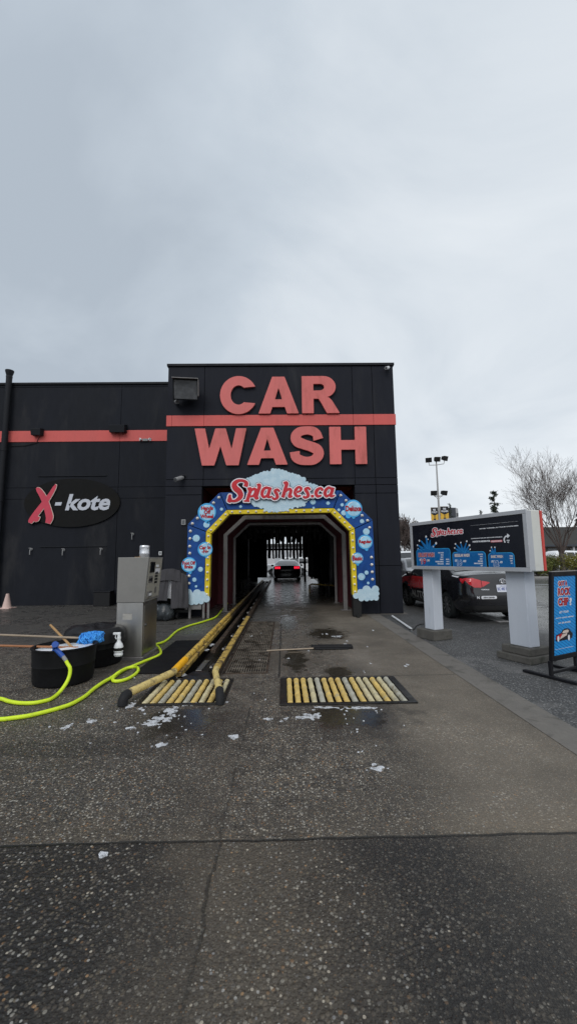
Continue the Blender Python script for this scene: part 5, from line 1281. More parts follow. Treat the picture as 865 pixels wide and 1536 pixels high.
def menu_panel(pl, pr, ptop, drops, arms):
    x0, z0 = S2(*pl); x1, z1 = S2(*pr); z0 = MZ0 + b_ + .002; zt = S2(*ptop)[1]
    m = MB(); m.prism(rrect(x0 - .008, x1 + .008, z0, zt + .008, .06), mfr, .0015, 0); ml(m, 'panel_line', 'menu_line')
    m = MB(); m.prism(rrect(x0, x1, z0, zt, .055), mfr, .003, .0015); p = ml(m, 'panel', 'menu_blue')
    # splash crown above the panel
    polys = []
    for ax, az, bx_, bz, w0, w1 in arms:
        a = S2(ax, az); c = S2(bx_, bz); polys.append(stroke([(a[0], a[1], w0 * .011), ((a[0] + c[0]) / 2 + .008, (a[1] + c[1]) / 2, (w0 + w1) / 2 * .0095), (c[0], c[1], w1 * .011)], 4))
    m = MB(); m.shape(strokes_shape(polys, .006), mfr, .0045, 0); ml(m, 'splash', 'menu_blue')
    m = MB(); m.shape(strokes_shape([stroke([((q[0][0] * .3 + q[-1][0] * .7), (q[0][1] * .3 + q[-1][1] * .7), .008), (q[len(q) // 2][0], q[len(q) // 2][1], .005)], 2) for q in polys], .004), mfr, .006, .0045); ml(m, 'splash', 'menu_cyan')
    for dx, dz, r in drops:
        m = MB(); q = S2(dx, dz); m.prism([(q[0] + r * .011 * math.cos(2 * PI * i / 12), q[1] + r * .013 * math.sin(2 * PI * i / 12)) for i in range(12)], mfr, .006, 0)
        ml(m, 'droplet', 'menu_white')
    return x0, x1, zt
menu_panel((626, 852), (676, 852), (650, 823.5), [(629, 811, 1.6), (639, 805, 1.5), (642, 809, .9), (654, 815, 1.8), (650, 820, 1.2), (626, 818, 1.1), (627, 823, .9)], [(640, 824, 631, 811, 9, 2), (641, 824, 639, 806, 9, 2.5), (643, 824, 645, 810, 8, 2), (645, 824, 653, 816, 8, 2), (634, 824, 627, 818, 8, 2), (633, 828, 626, 823, 7, 2), (646, 826, 651, 821, 6, 2)])
menu_panel((680, 853), (729, 854), (712, 828), [(683, 816, 1.2), (691, 814, 1.0), (700, 812, 1.2), (704, 818, 1.3), (682, 822, 1), (705, 824, .9)], [(692, 828, 684, 817, 7, 1.5), (693, 828, 691, 815, 6, 1.5), (694, 828, 699, 814, 6, 1.5), (696, 828, 703, 819, 6, 1.5), (690, 829, 683, 823, 7, 1.5), (696, 829, 704, 825, 6, 1.4)])
menu_panel((734, 855), (772, 856), (756, 829.5), [(737, 821, .9), (742, 821, .9), (735, 826, .9)], [(740, 831, 737, 822, 5, 1.4), (741, 831, 742, 822, 5, 1.4), (739, 831, 735, 826, 5, 1.4)])
tf = FR((0, -.0092, 0), (1, 0, 0), (0, 0, 1))
def mt_(body, p0, p1, col, k=.0018, fr=tf, **kw):
    a, c = S2(*p0), S2(*p1); m = MB(); m.shape(text_fit(body, a[0], c[0], min(a[1], c[1]), max(a[1], c[1]), **kw), fr, k, -.001); ml(m, 'lettering', col)
bo = dict(offset=.035)
def both(body, p0, p1, c0, c1, **kw):
    a, c = S2(*p0), S2(*p1); z0, z1 = min(a[1], c[1]), max(a[1], c[1])
    m = MB(); m.shape(text_fit(body, a[0] - .006, c[0] + .006, z0 - .006, z1 + .006, offset=.07), tf, .0008, -.001); ml(m, 'lettering', c0)
    m = MB(); m.shape(text_fit(body, a[0], c[0], z0, z1, offset=.03), tf, .002, .0008); ml(m, 'lettering', c1)
both('DELUXE WASH', (628, 835.5), (651, 829), 'menu_cream', 'text_red')
both('19', (632, 846.5), (638.5, 838), 'menu_white', 'text_red')
mt_('$', (629.3, 842.5), (631.3, 838), 'menu_white', **bo); mt_('.99', (640, 842.5), (644.5, 839), 'menu_cream', **bo)
mt_('REGULAR WASH', (682, 835.5), (704, 830.5), 'menu_cream', **bo)
both('16', (686, 848), (692, 839.5), 'menu_white', 'menu_blue'); mt_('$', (682.5, 844), (685, 839), 'menu_white', **bo); mt_('.49', (693.5, 843.5), (699, 840), 'menu_white', **bo)
mt_('BASIC WASH', (736.5, 837), (754, 832.5), 'menu_cream', **bo)
both('12', (741, 849), (747.5, 841), 'menu_white', 'menu_blue'); mt_('$', (737, 845), (739.8, 840.5), 'menu_white', **bo); mt_('.49', (749, 845), (753.5, 841.5), 'menu_white', **bo)
def small(lines, x1, y0, dy, col='menu_white'):
    for i, (s_, wpx) in enumerate(lines): mt_(s_, (x1 - wpx, y0 + dy * i + 2.0), (x1, y0 + dy * i), col, offset=.03)
small([('TRI FOAM', 8), ('WAX', 4), ('DRY', 4), ('RINSE', 5), ('UNDERCARRIAGE', 12), ('TIRE GLOSS', 9)], 665, 828.2, 3.3)
small([('SEAL', 5), ('WAX', 4.5), ('SHINE', 5)], 674, 838, 3.4)
small([('TRI FOAM', 7), ('WAX', 4), ('DRY', 4), ('RINSE', 7), ('UNDERCARRIAGE', 13), ('DRY', 3)], 724, 830.5, 3.4)
small([('WASH', 5), ('RINSE', 4.5), ('DRY', 3.6), ('GO', 3)], 769, 833, 3.6)
mt_('WE ARE RESPONSIBLE FOR WASH EQUIPMENT MALFUNCTIONS ONLY', (705.5, 788.8), (777.5, 781.6), 'menu_white', offset=.05)
mt_('ENTER TUNNEL AT YOUR OWN RISK', (719, 794.0), (778, 787.6), 'menu_white', offset=.06)
mt_('DOWNLOAD OUR APP AND START EARNING', (706.5, 808.6), (753, 804.6), 'menu_white', offset=.055)
mt_('POINTS TO REDEEM FOR', (709, 813.9), (735, 810.1), 'menu_white', offset=.055)
a, c = S2(736, 813.6), S2(753, 809.8); m = MB(); m.prism([(a[0], a[1]), (c[0], a[1]), (c[0], c[1]), (a[0], c[1])], tf, .0005, -.001); ml(m, 'panel_line', 'menu_pink')
m = MB(); m.shape(text_fit('FREE WASHES', a[0] + .015, c[0] - .015, a[1] + .008, c[1] - .008, offset=.04), FR((0, -.0097, 0), (1, 0, 0), (0, 0, 1)), .001, 0); ml(m, 'lettering', 'menu_white')
ar = [S2(*p) for p in ((757.5, 814), (756, 809), (758, 805), (761.5, 803.8))]
m = MB(); m.shape(strokes_shape([stroke([(p[0], p[1], .02) for p in ar], 5), [(ar[3][0] - .01, ar[3][1] + .035), (ar[3][0] + .035, ar[3][1]), (ar[3][0] - .01, ar[3][1] - .035)]], .005), tf, .0018, -.001); ml(m, 'arrow', 'menu_white')
mt_('SCAN\nME', (760, 814.5), (764, 809.5), 'menu_white', offset=.03)
# small copy of the script logo
def LS(x, y): return S2(647 + (x - 60) * .0615, 806 - (290 - y) * .078 + (x - 60) * -.0088 * .35)
Lm = to_plane([stroke([(a_, c_, w_ * 1.0) for a_, c_, w_ in []], 2) for _ in ()], LS) if False else []
def LZp(q): return [LS((p[0] - 330) * 4.806, (p[1] - 695) * 4.806) for p in q]
Lm = [LZp(q) for q in LOGO]
m = MB(); m.shape(strokes_shape(Lm, .0035, .012), tf, .001, -.001); ml(m, 'lettering', 'logo_white')
m = MB(); m.shape(strokes_shape(Lm, .0035, .001), tf, .003, .001); ml(m, 'lettering', 'logo_red')
# posts and plinths
for i, (s0, zb_, wide) in enumerate(((.133, .17, .245), (ML - .497, .20, .31))):
    m = MB(); m.lohi((s0, .12, zb_), (s0 + wide, .335, MZ0 - .001)); m.build('post', M['white_post'], ms, bevel=.008, world=False)
    m = MB()
    if i == 0: m.lohi((s0 - .10, .0, 0.0), (s0 + wide + .10, .44, zb_ - .001))
    else:
        m.lohi((s0 - .12, -.04, 0.0), (s0 + wide + .10, .54, .095)); m.lohi((s0 - .075, .02, .0965), (s0 + wide + .06, .48, zb_ - .001))
    m.build('plinth', M['concrete_base'], ms, bevel=.012, world=False)

# ================================================================== A-FRAME SIGN
LEAN = R(4.5); av = Vector((.894, .447, 0)); ao = Vector((3.25, 5.065, 0)); AW, AH0, AH1 = .60, .15, 1.30
af = thing('sandwich_sign', 'blue swing sign in a black frame advertising a rock chip repair', 'sandwich sign', (ao.x, ao.y, 0), math.atan2(av.y, av.x))
def A3(px, py):
    d = ray(px, py); n0 = Vector((av.y, -av.x, 0)); up = n0 * math.sin(LEAN) + Vector((0, 0, math.cos(LEAN))); n = av.cross(up); t = (ao - CAM).dot(n) / d.dot(n); p = CAM + d * t
    return ((p - ao).dot(av), (p - ao).dot(up))
print('aframe', A3(830, 866), A3(862, 865), A3(829, 983), A3(862, 977), A3(824, 858), A3(824, 1003))
m = MB()
m.lohi((0, -.02, AH0 + .06), (.055, .02, AH1 - .0005)); m.lohi((AW - .055, -.02, AH0 + .06), (AW, .02, AH1 - .0005)); m.lohi((.0555, -.019, AH1 - .055), (AW - .0555, .019, AH1 - .001)); m.lohi((.0555, -.019, AH0 + .06), (AW - .0555, .019, AH0 + .12))
m.build('frame', M['aframe_black'], af, bevel=.006, world=False)
m = MB(); m.lohi((.01, -.021, AH1), (AW - .01, .021, AH1 + .008)); m.build('frame_top', M['frame_grey'], af, bevel=.003, world=False)
m = MB(); m.lohi((.0, -.018, .03), (.05, .018, AH0 + .0595)); m.lohi((AW - .05, -.018, .03), (AW, .018, AH0 + .0595)); m.lohi((-.02, -.30, .006), (.045, .34, .036)); m.lohi((AW - .045, -.30, .006), (AW + .02, .34, .036)); m.lohi((.0505, -.015, .05), (AW - .0505, .015, .085))
m.build('stand', M['aframe_black'], af, bevel=.006, world=False)
x0, x1, z0, z1 = .056, AW - .056, AH0 + .121, AH1 - .056
m = MB(); m.lohi((x0, -.008, z0), (x1, .008, z1)); fc = m.build('face', M['aframe_blue'], af, world=False)
ffr = FR((0, -.008, 0), (1, 0, 0), (0, 0, 1))
m = MB(); n = 34
for i in range(-14, n + 14):       # diagonal pin stripes clipped to the face
    a0 = z0 + (i - 10) * (z1 - z0 + .4) / n; p = []
    for x, z in ((x0, a0), (x1, a0 - .26)): p.append((x, z))
    lo_, hi_ = p
    def cl_(z): return min(max(z, z0), z1)
    if hi_[1] > z1 or lo_[1] < z0 or hi_[1] < z0 or lo_[1] > z1:
        # clip the line
        (xa, za_), (xb, zb2) = lo_, hi_; pts = []
        for t in (0, 1): 
            pass
        ts = sorted([max(0, min(1, (za_ - zz) / (za_ - zb2))) for zz in (z0, z1)])
        if ts[1] - ts[0] < .03: continue
        lo_, hi_ = (xa + (xb - xa) * ts[0], za_ + (zb2 - za_) * ts[0]), (xa + (xb - xa) * ts[1], za_ + (zb2 - za_) * ts[1])
    m.shape(([(lo_[0], lo_[1] - .004), (hi_[0], hi_[1] - .004), (hi_[0], hi_[1] + .004), (lo_[0], lo_[1] + .004)], [(0, 1, 2, 3)], []), ffr, .0006, None)
m.build('stripes', M['aframe_stripe'], fc, world=False)
def at_(body, p0, p1, col, off=.03, d=.002, d0=.0006, grow=0.0):
    a, c = A3(*p0), A3(*p1); m = MB(); m.shape(text_fit(body, a[0] - grow, c[0] + grow, min(a[1], c[1]) - grow, max(a[1], c[1]) + grow, offset=off), ffr, d, d0); m.build('lettering', M[col], fc, world=False)
for body, p0, p1 in (('GOT A', (835.2, 879), (848.5, 870.8)), ('ROCK', (834.8, 893.5), (853.2, 880.5)), ('CHIP', (835, 909), (850.5, 895.5))):
    at_(body, p0, p1, 'menu_white', .10, .002, .0006, .008); at_(body, p0, p1, 'text_red', .05, .0035, .002)
at_('?', (851.8, 908), (855.5, 896), 'menu_white', .06)
for body, p0, p1 in (('LET YOUR', (837, 920), (851, 915)), ('AUTO GLASS REPAIR', (831.5, 928.5), (858.5, 923)), ('AT SPLASHES', (835.5, 936), (853.5, 931)), ('INSURANCE APPROVED', (831, 974), (857.5, 969.5))): at_(body, p0, p1, 'menu_white', .02)
def AP(*pp): return [A3(820 + x / 9.911, 855 + z / 9.911) for x, z in pp]
m = MB(); m.shape(strokes_shape([AP((118, 1045), (122, 975), (200, 935), (222, 890), (275, 868), (310, 878), (345, 925), (362, 935), (358, 990), (330, 1015), (180, 1045), (150, 1050))], .004, .006), ffr, .002, .0006); m.build('car_picture', M['menu_black'], fc, world=False)
m = MB(); m.shape(strokes_shape([AP((120, 1035), (124, 980), (200, 940), (212, 950), (160, 1035))], .004), ffr, .003, .002); m.build('car_picture', M['text_red'], fc, world=False)
m = MB(); m.shape(strokes_shape([AP((205, 935), (230, 895), (285, 878), (308, 890), (300, 925), (222, 945)), AP((165, 1035), (205, 955), (285, 930), (280, 965), (210, 1010))], .004, -.003), ffr, .003, .002); m.build('car_picture', M['menu_cream'], fc, world=False)
m = MB()
for x, z in ((150, 1020), (308, 1000)):
    c = A3(820 + x / 9.911, 855 + z / 9.911); m.prism([(c[0] + .022 * math.cos(2 * PI * i / 16), c[1] + .036 * math.sin(2 * PI * i / 16)) for i in range(16)], ffr, .004, .0006)
m.build('car_picture', M['menu_white'], fc, world=False)

for o in af.children:
    if o.name.split('.')[0] != 'stand': o.rotation_euler.x = LEAN

# ================================================================== VEHICLES
class Car:
    """lofted shell: side outline with wheel arches cut out, half width W(u, z), rounded edges; x forward from the rear bumper"""
    def __init__(s, L, half, top, bottom, wheels, belt, roofw, rear_t=.16, front_t=.22, edge=.09, res=.04):
        s.L, s.half, s.belt, s.roofw, s.rear_t, s.front_t, s.edge, s.wheels = L, half, belt, roofw, rear_t, front_t, edge, wheels
        s.top = spline(top, 5); s.out = [(p[0], p[1]) for p in s.top] + bottom; s.zr = max(p[1] for p in s.top); s.res = res
        A = np.array(s.out); s.A0 = A; s.A1 = np.roll(A, -1, 0)
    def dist(s, u, z):
        d = s.A1 - s.A0; l2 = (d ** 2).sum(1) + 1e-12
        t = np.clip(((u - s.A0[:, 0]) * d[:, 0] + (z - s.A0[:, 1]) * d[:, 1]) / l2, 0, 1)
        return math.sqrt((((s.A0[:, 0] + t * d[:, 0]) - u) ** 2 + ((s.A0[:, 1] + t * d[:, 1]) - z) ** 2).min())
    def W(s, u, z):
        w = s.half
        if z < .55: w -= .10 * ((.55 - z) / .35) ** 2
        if z > s.belt: w -= (s.half - s.roofw) * ((z - s.belt) / (s.zr - s.belt)) ** 1.15
        w += .018 * math.exp(-((z - .62) / .1) ** 2) * .5
        if u < .6: w -= s.rear_t * ((.6 - u) / .6) ** 2
        if u > s.L - .9: w -= s.front_t * ((u - s.L + .9) / .9) ** 2
        d = s.dist(u, z)
        if d < s.edge: k = 1 - d / s.edge; w -= s.edge * (1 - math.sqrt(max(0, 1 - k * k)))
        return w
    def pt(s, u, z, side, off=0.0): return (u - s.L / 2, side * (s.W(u, z) + off), z)
    def shell(s, name, mt, parent, dark):
        xs, ys, X, Yg = grid(-.08, s.L + .08, .05, s.zr + .08, s.res)
        S = poly_sdf([s.out], X, Yg)
        for u, z, r in s.wheels: S = np.maximum(S, r - np.hypot(X - u, Yg - z))
        V, Fc, B = march(S, xs, ys, merge=False); k = len(V); m = MB()
        ws = [s.W(p[0], p[1]) for p in V]
        m.v = [(p[0] - s.L / 2, -w_, p[1]) for p, w_ in zip(V, ws)] + [(p[0] - s.L / 2, w_, p[1]) for p, w_ in zip(V, ws)]
        m.f = list(Fc) + [tuple(i + k for i in f[::-1]) for f in Fc]; m.m = [0] * len(m.f)
        n = 6
        rows = {}
        def row(i):
            if i not in rows:
                r = [i]
                for q in range(1, n):
                    y = -ws[i] + 2 * ws[i] * q / n; cr = .03 * (1 - (y / max(ws[i], .01)) ** 2); u, z = V[i]
                    dz = cr if z > .5 else 0; du = (-cr * 1.2 if u < .3 else (cr * 1.2 if u > s.L - .3 else 0))
                    m.v.append((u - s.L / 2 + du, y, z + dz)); r.append(len(m.v) - 1)
                rows[i] = r + [i + k]
            return rows[i]
        for a, b_ in B:
            ra, rb = row(a), row(b_)
            low = V[a][1] < .30 or any(abs(math.hypot(V[a][0] - u, V[a][1] - z) - r) < .03 for u, z, r in s.wheels)
            for q in range(n): m.f.append((ra[q], ra[q + 1], rb[q + 1], rb[q])); m.m.append(1 if low else 0)
        return m.build(name, [mt, dark], parent, smooth=38, world=False)
    def side(s, poly, side, off=.006, res=.025):
        pol = [(p[0], p[1]) for p in poly]; xs, ys, X, Yg = grid(min(p[0] for p in pol) - .05, max(p[0] for p in pol) + .05, min(p[1] for p in pol) - .05, max(p[1] for p in pol) + .05, res)
        V, Fc, B = march(poly_sdf([pol], X, Yg), xs, ys, merge=False); m = MB()
        m.add([s.pt(p[0], p[1], side, off) for p in V], [f if side < 0 else f[::-1] for f in Fc]); return m
    def rear_pt(s, y, z, off=.008):
        us = [p for p in s.out]; 
        # rear-most outline u at this height
        c = []
        for (x0_, z0_), (x1_, z1_) in zip(s.A0, s.A1):
            if (z0_ - z) * (z1_ - z) <= 0 and abs(z1_ - z0_) > 1e-9: c.append(x0_ + (x1_ - x0_) * (z - z0_) / (z1_ - z0_))
        u = min(c); k = 0
        while s.W(u + .0005, z) < abs(y) and k < 60: u += .012; k += 1
        w_ = max(s.W(u, z), .05); cr = .03 * 1.2 * (1 - min(1, abs(y) / w_) ** 2) if u < .3 else 0
        return (u - s.L / 2 - off - cr, y + (off * .8 if y > 0 else -off * .8) * (1 if abs(y) > .6 else 0), z)
    def rear(s, poly, off=.008, res=.03):
        xs, ys, X, Yg = grid(min(p[0] for p in poly) - .06, max(p[0] for p in poly) + .06, min(p[1] for p in poly) - .06, max(p[1] for p in poly) + .06, res)
        V, Fc, B = march(poly_sdf([poly], X, Yg), xs, ys, merge=False); m = MB()
        m.add([s.rear_pt(p[0], p[1], off) for p in V], [f[::-1] for f in Fc]); return m
    def topz(s, u):
        c = [z0_ + (z1_ - z0_) * (u - x0_) / (x1_ - x0_) for (x0_, z0_), (x1_, z1_) in zip(s.A0, s.A1) if (x0_ - u) * (x1_ - u) <= 0 and abs(x1_ - x0_) > 1e-9]
        return max(c)
    def top_patch(s, u0, u1, inset=.10, off=.010, n=8, k=8):
        m = MB(); vs_ = []
        for i in range(n + 1):
            u = u0 + (u1 - u0) * i / n; z = s.topz(u); w_ = s.W(u, z - .004) - inset * .2
            for j in range(k + 1):
                t = -1 + 2 * j / k; vs_.append((u - s.L / 2, t * w_, z + .03 * (1 - t * t) + off))
        m.add(vs_, [(i * (k + 1) + j, i * (k + 1) + j + 1, (i + 1) * (k + 1) + j + 1, (i + 1) * (k + 1) + j)[::-1] for i in range(n) for j in range(k)]); return m
    def wheel(s, u, z, r, y, parent, spokes=10):
        x = u - s.L / 2; sg = 1 if y > 0 else -1; wd = .21
        m = MB(); m.lathe([(r * .66, -wd * .5), (r * .93, -wd * .5), (r, -wd * .36), (r, wd * .36), (r * .93, wd * .5), (r * .68, wd * .5), (r * .66, wd * .42)], (x, y - sg * wd * .5, z), (0, sg, 0), 32); wh = m.build('wheel', M['tyre'], parent, smooth=40, world=False)
        m = MB(); m.lathe([(r * .66, wd * .40), (r * .62, wd * .44), (r * .60, wd * .2)], (x, y - sg * wd * .5, z), (0, sg, 0), 32, caps=False); m.lathe([(r * .62, wd * .05), (.01, wd * .06)], (x, y - sg * wd * .5, z), (0, sg, 0), 24)
        for i in range(spokes):
            a = 2 * PI * i / spokes; d = Vector((math.cos(a), 0, math.sin(a))); t_ = Vector((-math.sin(a), 0, math.cos(a))); c = Vector((x, y - sg * wd * .12, z))
            m.hexa([c + d * .04 - t_ * .022, c + d * .04 + t_ * .022, c + d * r * .62 + t_ * .016, c + d * r * .62 - t_ * .016] + [q + Vector((0, sg * .02, 0)) for q in (c + d * .04 - t_ * .022, c + d * .04 + t_ * .022, c + d * r * .62 + t_ * .016, c + d * r * .62 - t_ * .016)])
        m.cyl((x, y - sg * wd * .14, z), (x, y - sg * wd * .0, z), .055, .045, n=14)
        m.build('rim', M['rim'], wh, smooth=30, world=False)
def mirror_part(car, u, z, side, mt, parent):
    p = Vector(car.pt(u, z, side)); m = MB(); m.ball(p + Vector((0, side * .12, .03)), (.07, .11, .075), 12, 8); m.cyl(p, p + Vector((0, side * .06, .01)), .03, n=8); m.build('wing_mirror', mt, parent, smooth=50, world=False)

SED_TOP = [(.25, .22), (.06, .26), (.02, .42), (.0, .60), (.035, .76), (.06, .90), (.10, 1.03), (.17, 1.085), (.40, 1.09), (.78, 1.13), (1.22, 1.29), (1.65, 1.415), (2.1, 1.455), (2.6, 1.43), (3.0, 1.31), (3.45, 1.07), (3.85, .97), (4.28, .84), (4.52, .70), (4.61, .52), (4.60, .34), (4.50, .21)]
def sedan(name, label, loc, rotz, paint, group=None, lit=False):
    c = Car(4.63, .885, SED_TOP, [(4.1, .19), (.5, .19)], [(1.02, .32, .375), (3.72, .32, .375)], .93, .60)
    t = thing(name, label, 'car', loc, rotz, group)
    c.shell('body', paint, t, M['trim_black'])
    for u in (1.02, 3.72):
        for sg in (1, -1): c.wheel(u, .322, .322, sg * .86, t)
    c.top_patch(.80, 1.60).build('rear_window', M['glass_dark'], t, smooth=50, world=False)
    c.top_patch(2.72, 3.42).build('windscreen', M['glass_dark'], t, smooth=50, world=False)
    for sg in (1, -1):
        for poly in ([(1.18, .99), (1.50, 1.24), (1.92, 1.36), (1.97, .975)], [(2.03, .97), (2.02, 1.37), (2.45, 1.365), (2.80, 1.25), (3.18, 1.02), (3.16, .98)]):
            c.side(poly, sg).build('side_window', M['glass_dark'], t, smooth=50, world=False)
        mirror_part(c, 3.05, 1.0, sg, paint, t)
    return c, t
# dark sedan parked beside the sign
hd = R(94)
c, t = sedan('black_sedan', 'black sedan with red tail lights and a red door wrap, parked behind the menu sign', (4.79, 11.42, .0), hd, M['car_black'])
for sg in (1, -1):
    c.rear([(sg * .50, .96), (sg * .50, .80), (sg * .66, .805), (sg * .76, .88), (sg * .80, .96), (sg * .80, 1.01), (sg * .66, 1.015)], .012, .02).build('tail_light', M['tail_red'], t, smooth=50, world=False)
    c.rear([(sg * .49, .955), (sg * .49, .805), (sg * .42, .845), (sg * .30, .905), (sg * .31, .92)], .013, .02).build('tail_light', M['tail_red'], t, smooth=50, world=False)
    c.side([(.16, .985), (.34, 1.0), (.30, .94), (.22, .87)], sg, .010).build('tail_light', M['tail_red'], t, smooth=50, world=False)
c.rear([(-.17, .70), (.17, .70), (.17, .86), (-.17, .86)], .018, .03).build('number_plate', M['plate'], t, world=False)
def rear_text(car, body, y0, y1, z0, z1, mt, parent, off=.02, name='lettering', **kw):
    V, Fc, B = text_fit(body, y0, y1, z0, z1, **kw); m = MB(); m.add([car.rear_pt(-p[0], p[1], off) for p in V], Fc); return m.build(name, M[mt], parent, world=False)
rear_text(c, 'BC 482 PKD', -.15, .15, .735, .80, 'plate_blue', t, .021, offset=.02); rear_text(c, 'Beautiful', -.07, .07, .82, .842, 'plate_blue', t, .021)
rear_text(c, 'COROLLA', -.52, -.34, .745, .77, 'chrome', t, .014, offset=.03)
rear_text(c, 'N', -.63, -.585, .555, .615, 'menu_white', t, .014, offset=.05)
m = c.rear([(.53, .55), (.22, .55), (.20, .565), (.20, .605), (.22, .62), (.53, .62), (.55, .605), (.55, .565)], .014, .015); m.build('bumper_sticker', M['menu_white'], t, world=False)
rear_text(c, 'NEW DRIVER', -.50, -.25, .57, .60, 'cable', t, .018, offset=.03)
m = MB()
for cx_, rx_, rz_ in ((0, .075, .05), (0, .026, .048), (0, .058, .02)):
    e = Vector(c.rear_pt(0, .94, .02)); m.tube([(e.x, e.y + cx_ + rx_ * math.cos(2 * PI * i / 24), e.z + (.018 if rz_ == .02 else 0) + rz_ * math.sin(2 * PI * i / 24)) for i in range(25)], .007, 6)
m.build('emblem', M['chrome'], t, smooth=50, world=False)
c.side([(.38, 1.035), (.70, 1.055), (.70, 1.035), (.42, 1.012)], 1, .008, .01).build('side_sticker', M['menu_white'], t, world=False)
c.side([(2.0, .95), (3.1, .95), (4.15, .86), (4.05, .62), (3.6, .78), (3.0, .60), (2.4, .62), (1.9, .80)], 1, .008).build('door_wrap', M['car_red'], t, smooth=50, world=False)
def side_text(car, body, u0, u1, z0, z1, mt, parent, side=1, off=.016, **kw):
    V, Fc, B = text_fit(body, 0, 1, z0, z1, **kw); m = MB()
    m.add([car.pt(u1 - p[0] * (u1 - u0) if side > 0 else u0 + p[0] * (u1 - u0), p[1], side, off) for p in V], Fc); m.build('lettering', M[mt], parent, world=False)
side_text(c, 'Splashes', 2.0, 3.4, .56, .86, 'grey_plastic', t, offset=.05); side_text(c, 'Splashes', 2.02, 3.38, .57, .85, 'logo_red', t, off=.020, offset=.02)
side_text(c, 'AUTO', 2.1, 3.2, .34, .55, 'grey_plastic', t, offset=.03)
c.rear([(-.80, .30), (.80, .30), (.78, .40), (-.78, .40)], .006, .03).build('rear_diffuser', M['trim_black'], t, smooth=50, world=False)
c.side([(1.45, .205), (3.3, .205), (3.3, .225), (1.45, .225)], 1, .012, .012).build('sill_strip', M['grey_plastic'], t, world=False)

# second car nose-on behind the sedan, and a white van behind it
c2, t2 = sedan('silver_sedan', 'silver sedan facing the camera, half hidden between tower and menu sign', (5.75, 17.6, 0), R(-88), M['car_silver'])
for sg in (1, -1):
    m = MB(); m.ball((4.50 - 2.315 - .05, sg * .62, .74), (.10, .17, .08), 12, 8); m.build('headlight', M['white_plastic'], t2, smooth=50, world=False)
m = MB(); m.lohi((2.25, -.38, .42), (2.33, .38, .60)); m.build('grille', M['trim_black'], t2, bevel=.02, world=False)
SUV_TOP = [(.25, .30), (.08, .34), (.03, .55), (.0, .8), (.04, 1.05), (.12, 1.35), (.28, 1.78), (.50, 1.92), (1.2, 1.97), (2.4, 1.95), (2.95, 1.84), (3.45, 1.42), (3.7, 1.24), (4.3, 1.16), (4.72, 1.02), (4.84, .80), (4.86, .55), (4.80, .36)]
def suv(name, label, loc, rotz, paint, group=None):
    c = Car(4.87, .95, SUV_TOP, [(4.5, .30), (.5, .30)], [(1.0, .37, .43), (3.9, .37, .43)], 1.18, .74)
    t = thing(name, label, 'van' if 'van' in name else 'car', loc, rotz, group)
    c.shell('body', paint, t, M['trim_black'])
    for u in (1.0, 3.9):
        for sg in (1, -1): c.wheel(u, .37, .37, sg * .92, t, 6)
    c.top_patch(2.98, 3.62).build('windscreen', M['glass_dark'], t, smooth=50, world=False)
    for sg in (1, -1):
        for poly in ([(.40, 1.25), (.50, 1.75), (1.3, 1.80), (1.3, 1.24)], [(1.37, 1.24), (1.37, 1.80), (2.2, 1.80), (2.2, 1.23)], [(2.27, 1.23), (2.27, 1.80), (2.75, 1.76), (3.25, 1.38), (3.28, 1.25)]):
            c.side(poly, sg, .008, .05).build('side_window', M['glass_dark'], t, smooth=50, world=False)
        m = MB(); m.ball((2.33, sg * .72, .93), (.10, .17, .12), 12, 8); m.build('headlight', M['grey_plastic'], t, smooth=50, world=False)
        c.side([(.12, .95), (.34, .95), (.36, 1.3), (.2, 1.3)], sg, .010, .04).build('tail_light', M['tail_red'], t, smooth=50, world=False)
        mirror_part(c, 3.2, 1.25, sg, paint, t)
    m = MB(); m.lohi((2.37, -.52, .62), (2.45, .52, .90)); m.build('grille', M['trim_black'], t, bevel=.03, world=False)
    return c, t
suv('white_van', 'tall white van facing the camera beyond the silver sedan', (9.7, 31.5, 0), R(-97), M['car_white'])
# vehicles behind the shrubs and beyond the tunnel
suv('white_suv', 'white SUV with a red tail light, parked behind the shrubs near the tree trunk', (29.4, 41, 0), R(6), M['car_white'], None)
suv('white_suv', 'white SUV parked farther along the shop front, past the tree trunk', (37.5, 41.5, 0), R(4), M['car_white'], None)
suv('silver_suv', 'silver SUV parked in the lot behind the menu sign', (19.0, 42, 0), R(3), M['car_silver'], None)
c3, t3 = suv('white_crossing_car', 'white car seen side-on outside the tunnel exit', (.35, 37.5, 0), R(180), M['car_white'])
t3.scale = (.94, .94, .84)
# dark coupe inside the tunnel, brake lights on
CPE_TOP = [(.25, .24), (.06, .28), (.03, .5), (.0, .72), (.03, .92), (.10, 1.02), (.20, 1.04), (.50, 1.06), (1.0, 1.22), (1.5, 1.34), (2.0, 1.385), (2.45, 1.35), (3.2, 1.03), (3.6, .99), (4.3, .90), (4.68, .74), (4.76, .5), (4.70, .26)]
c = Car(4.78, .955, CPE_TOP, [(4.3, .17), (.5, .17)], [(1.0, .34, .39), (3.75, .34, .39)], .95, .62, rear_t=.10)
t = thing('dark_coupe', 'dark coupe with lit red brake lights driving through the tunnel', 'car', (.24, 29.3, .005), R(90))
c.shell('body', M['car_charcoal'], t, M['trim_black'])
for u in (1.0, 3.75):
    for sg in (1, -1): c.wheel(u, .34, .34, sg * .92, t, 5)
c.top_patch(.52, 1.48).build('rear_window', M['glass_dark'], t, smooth=50, world=False)
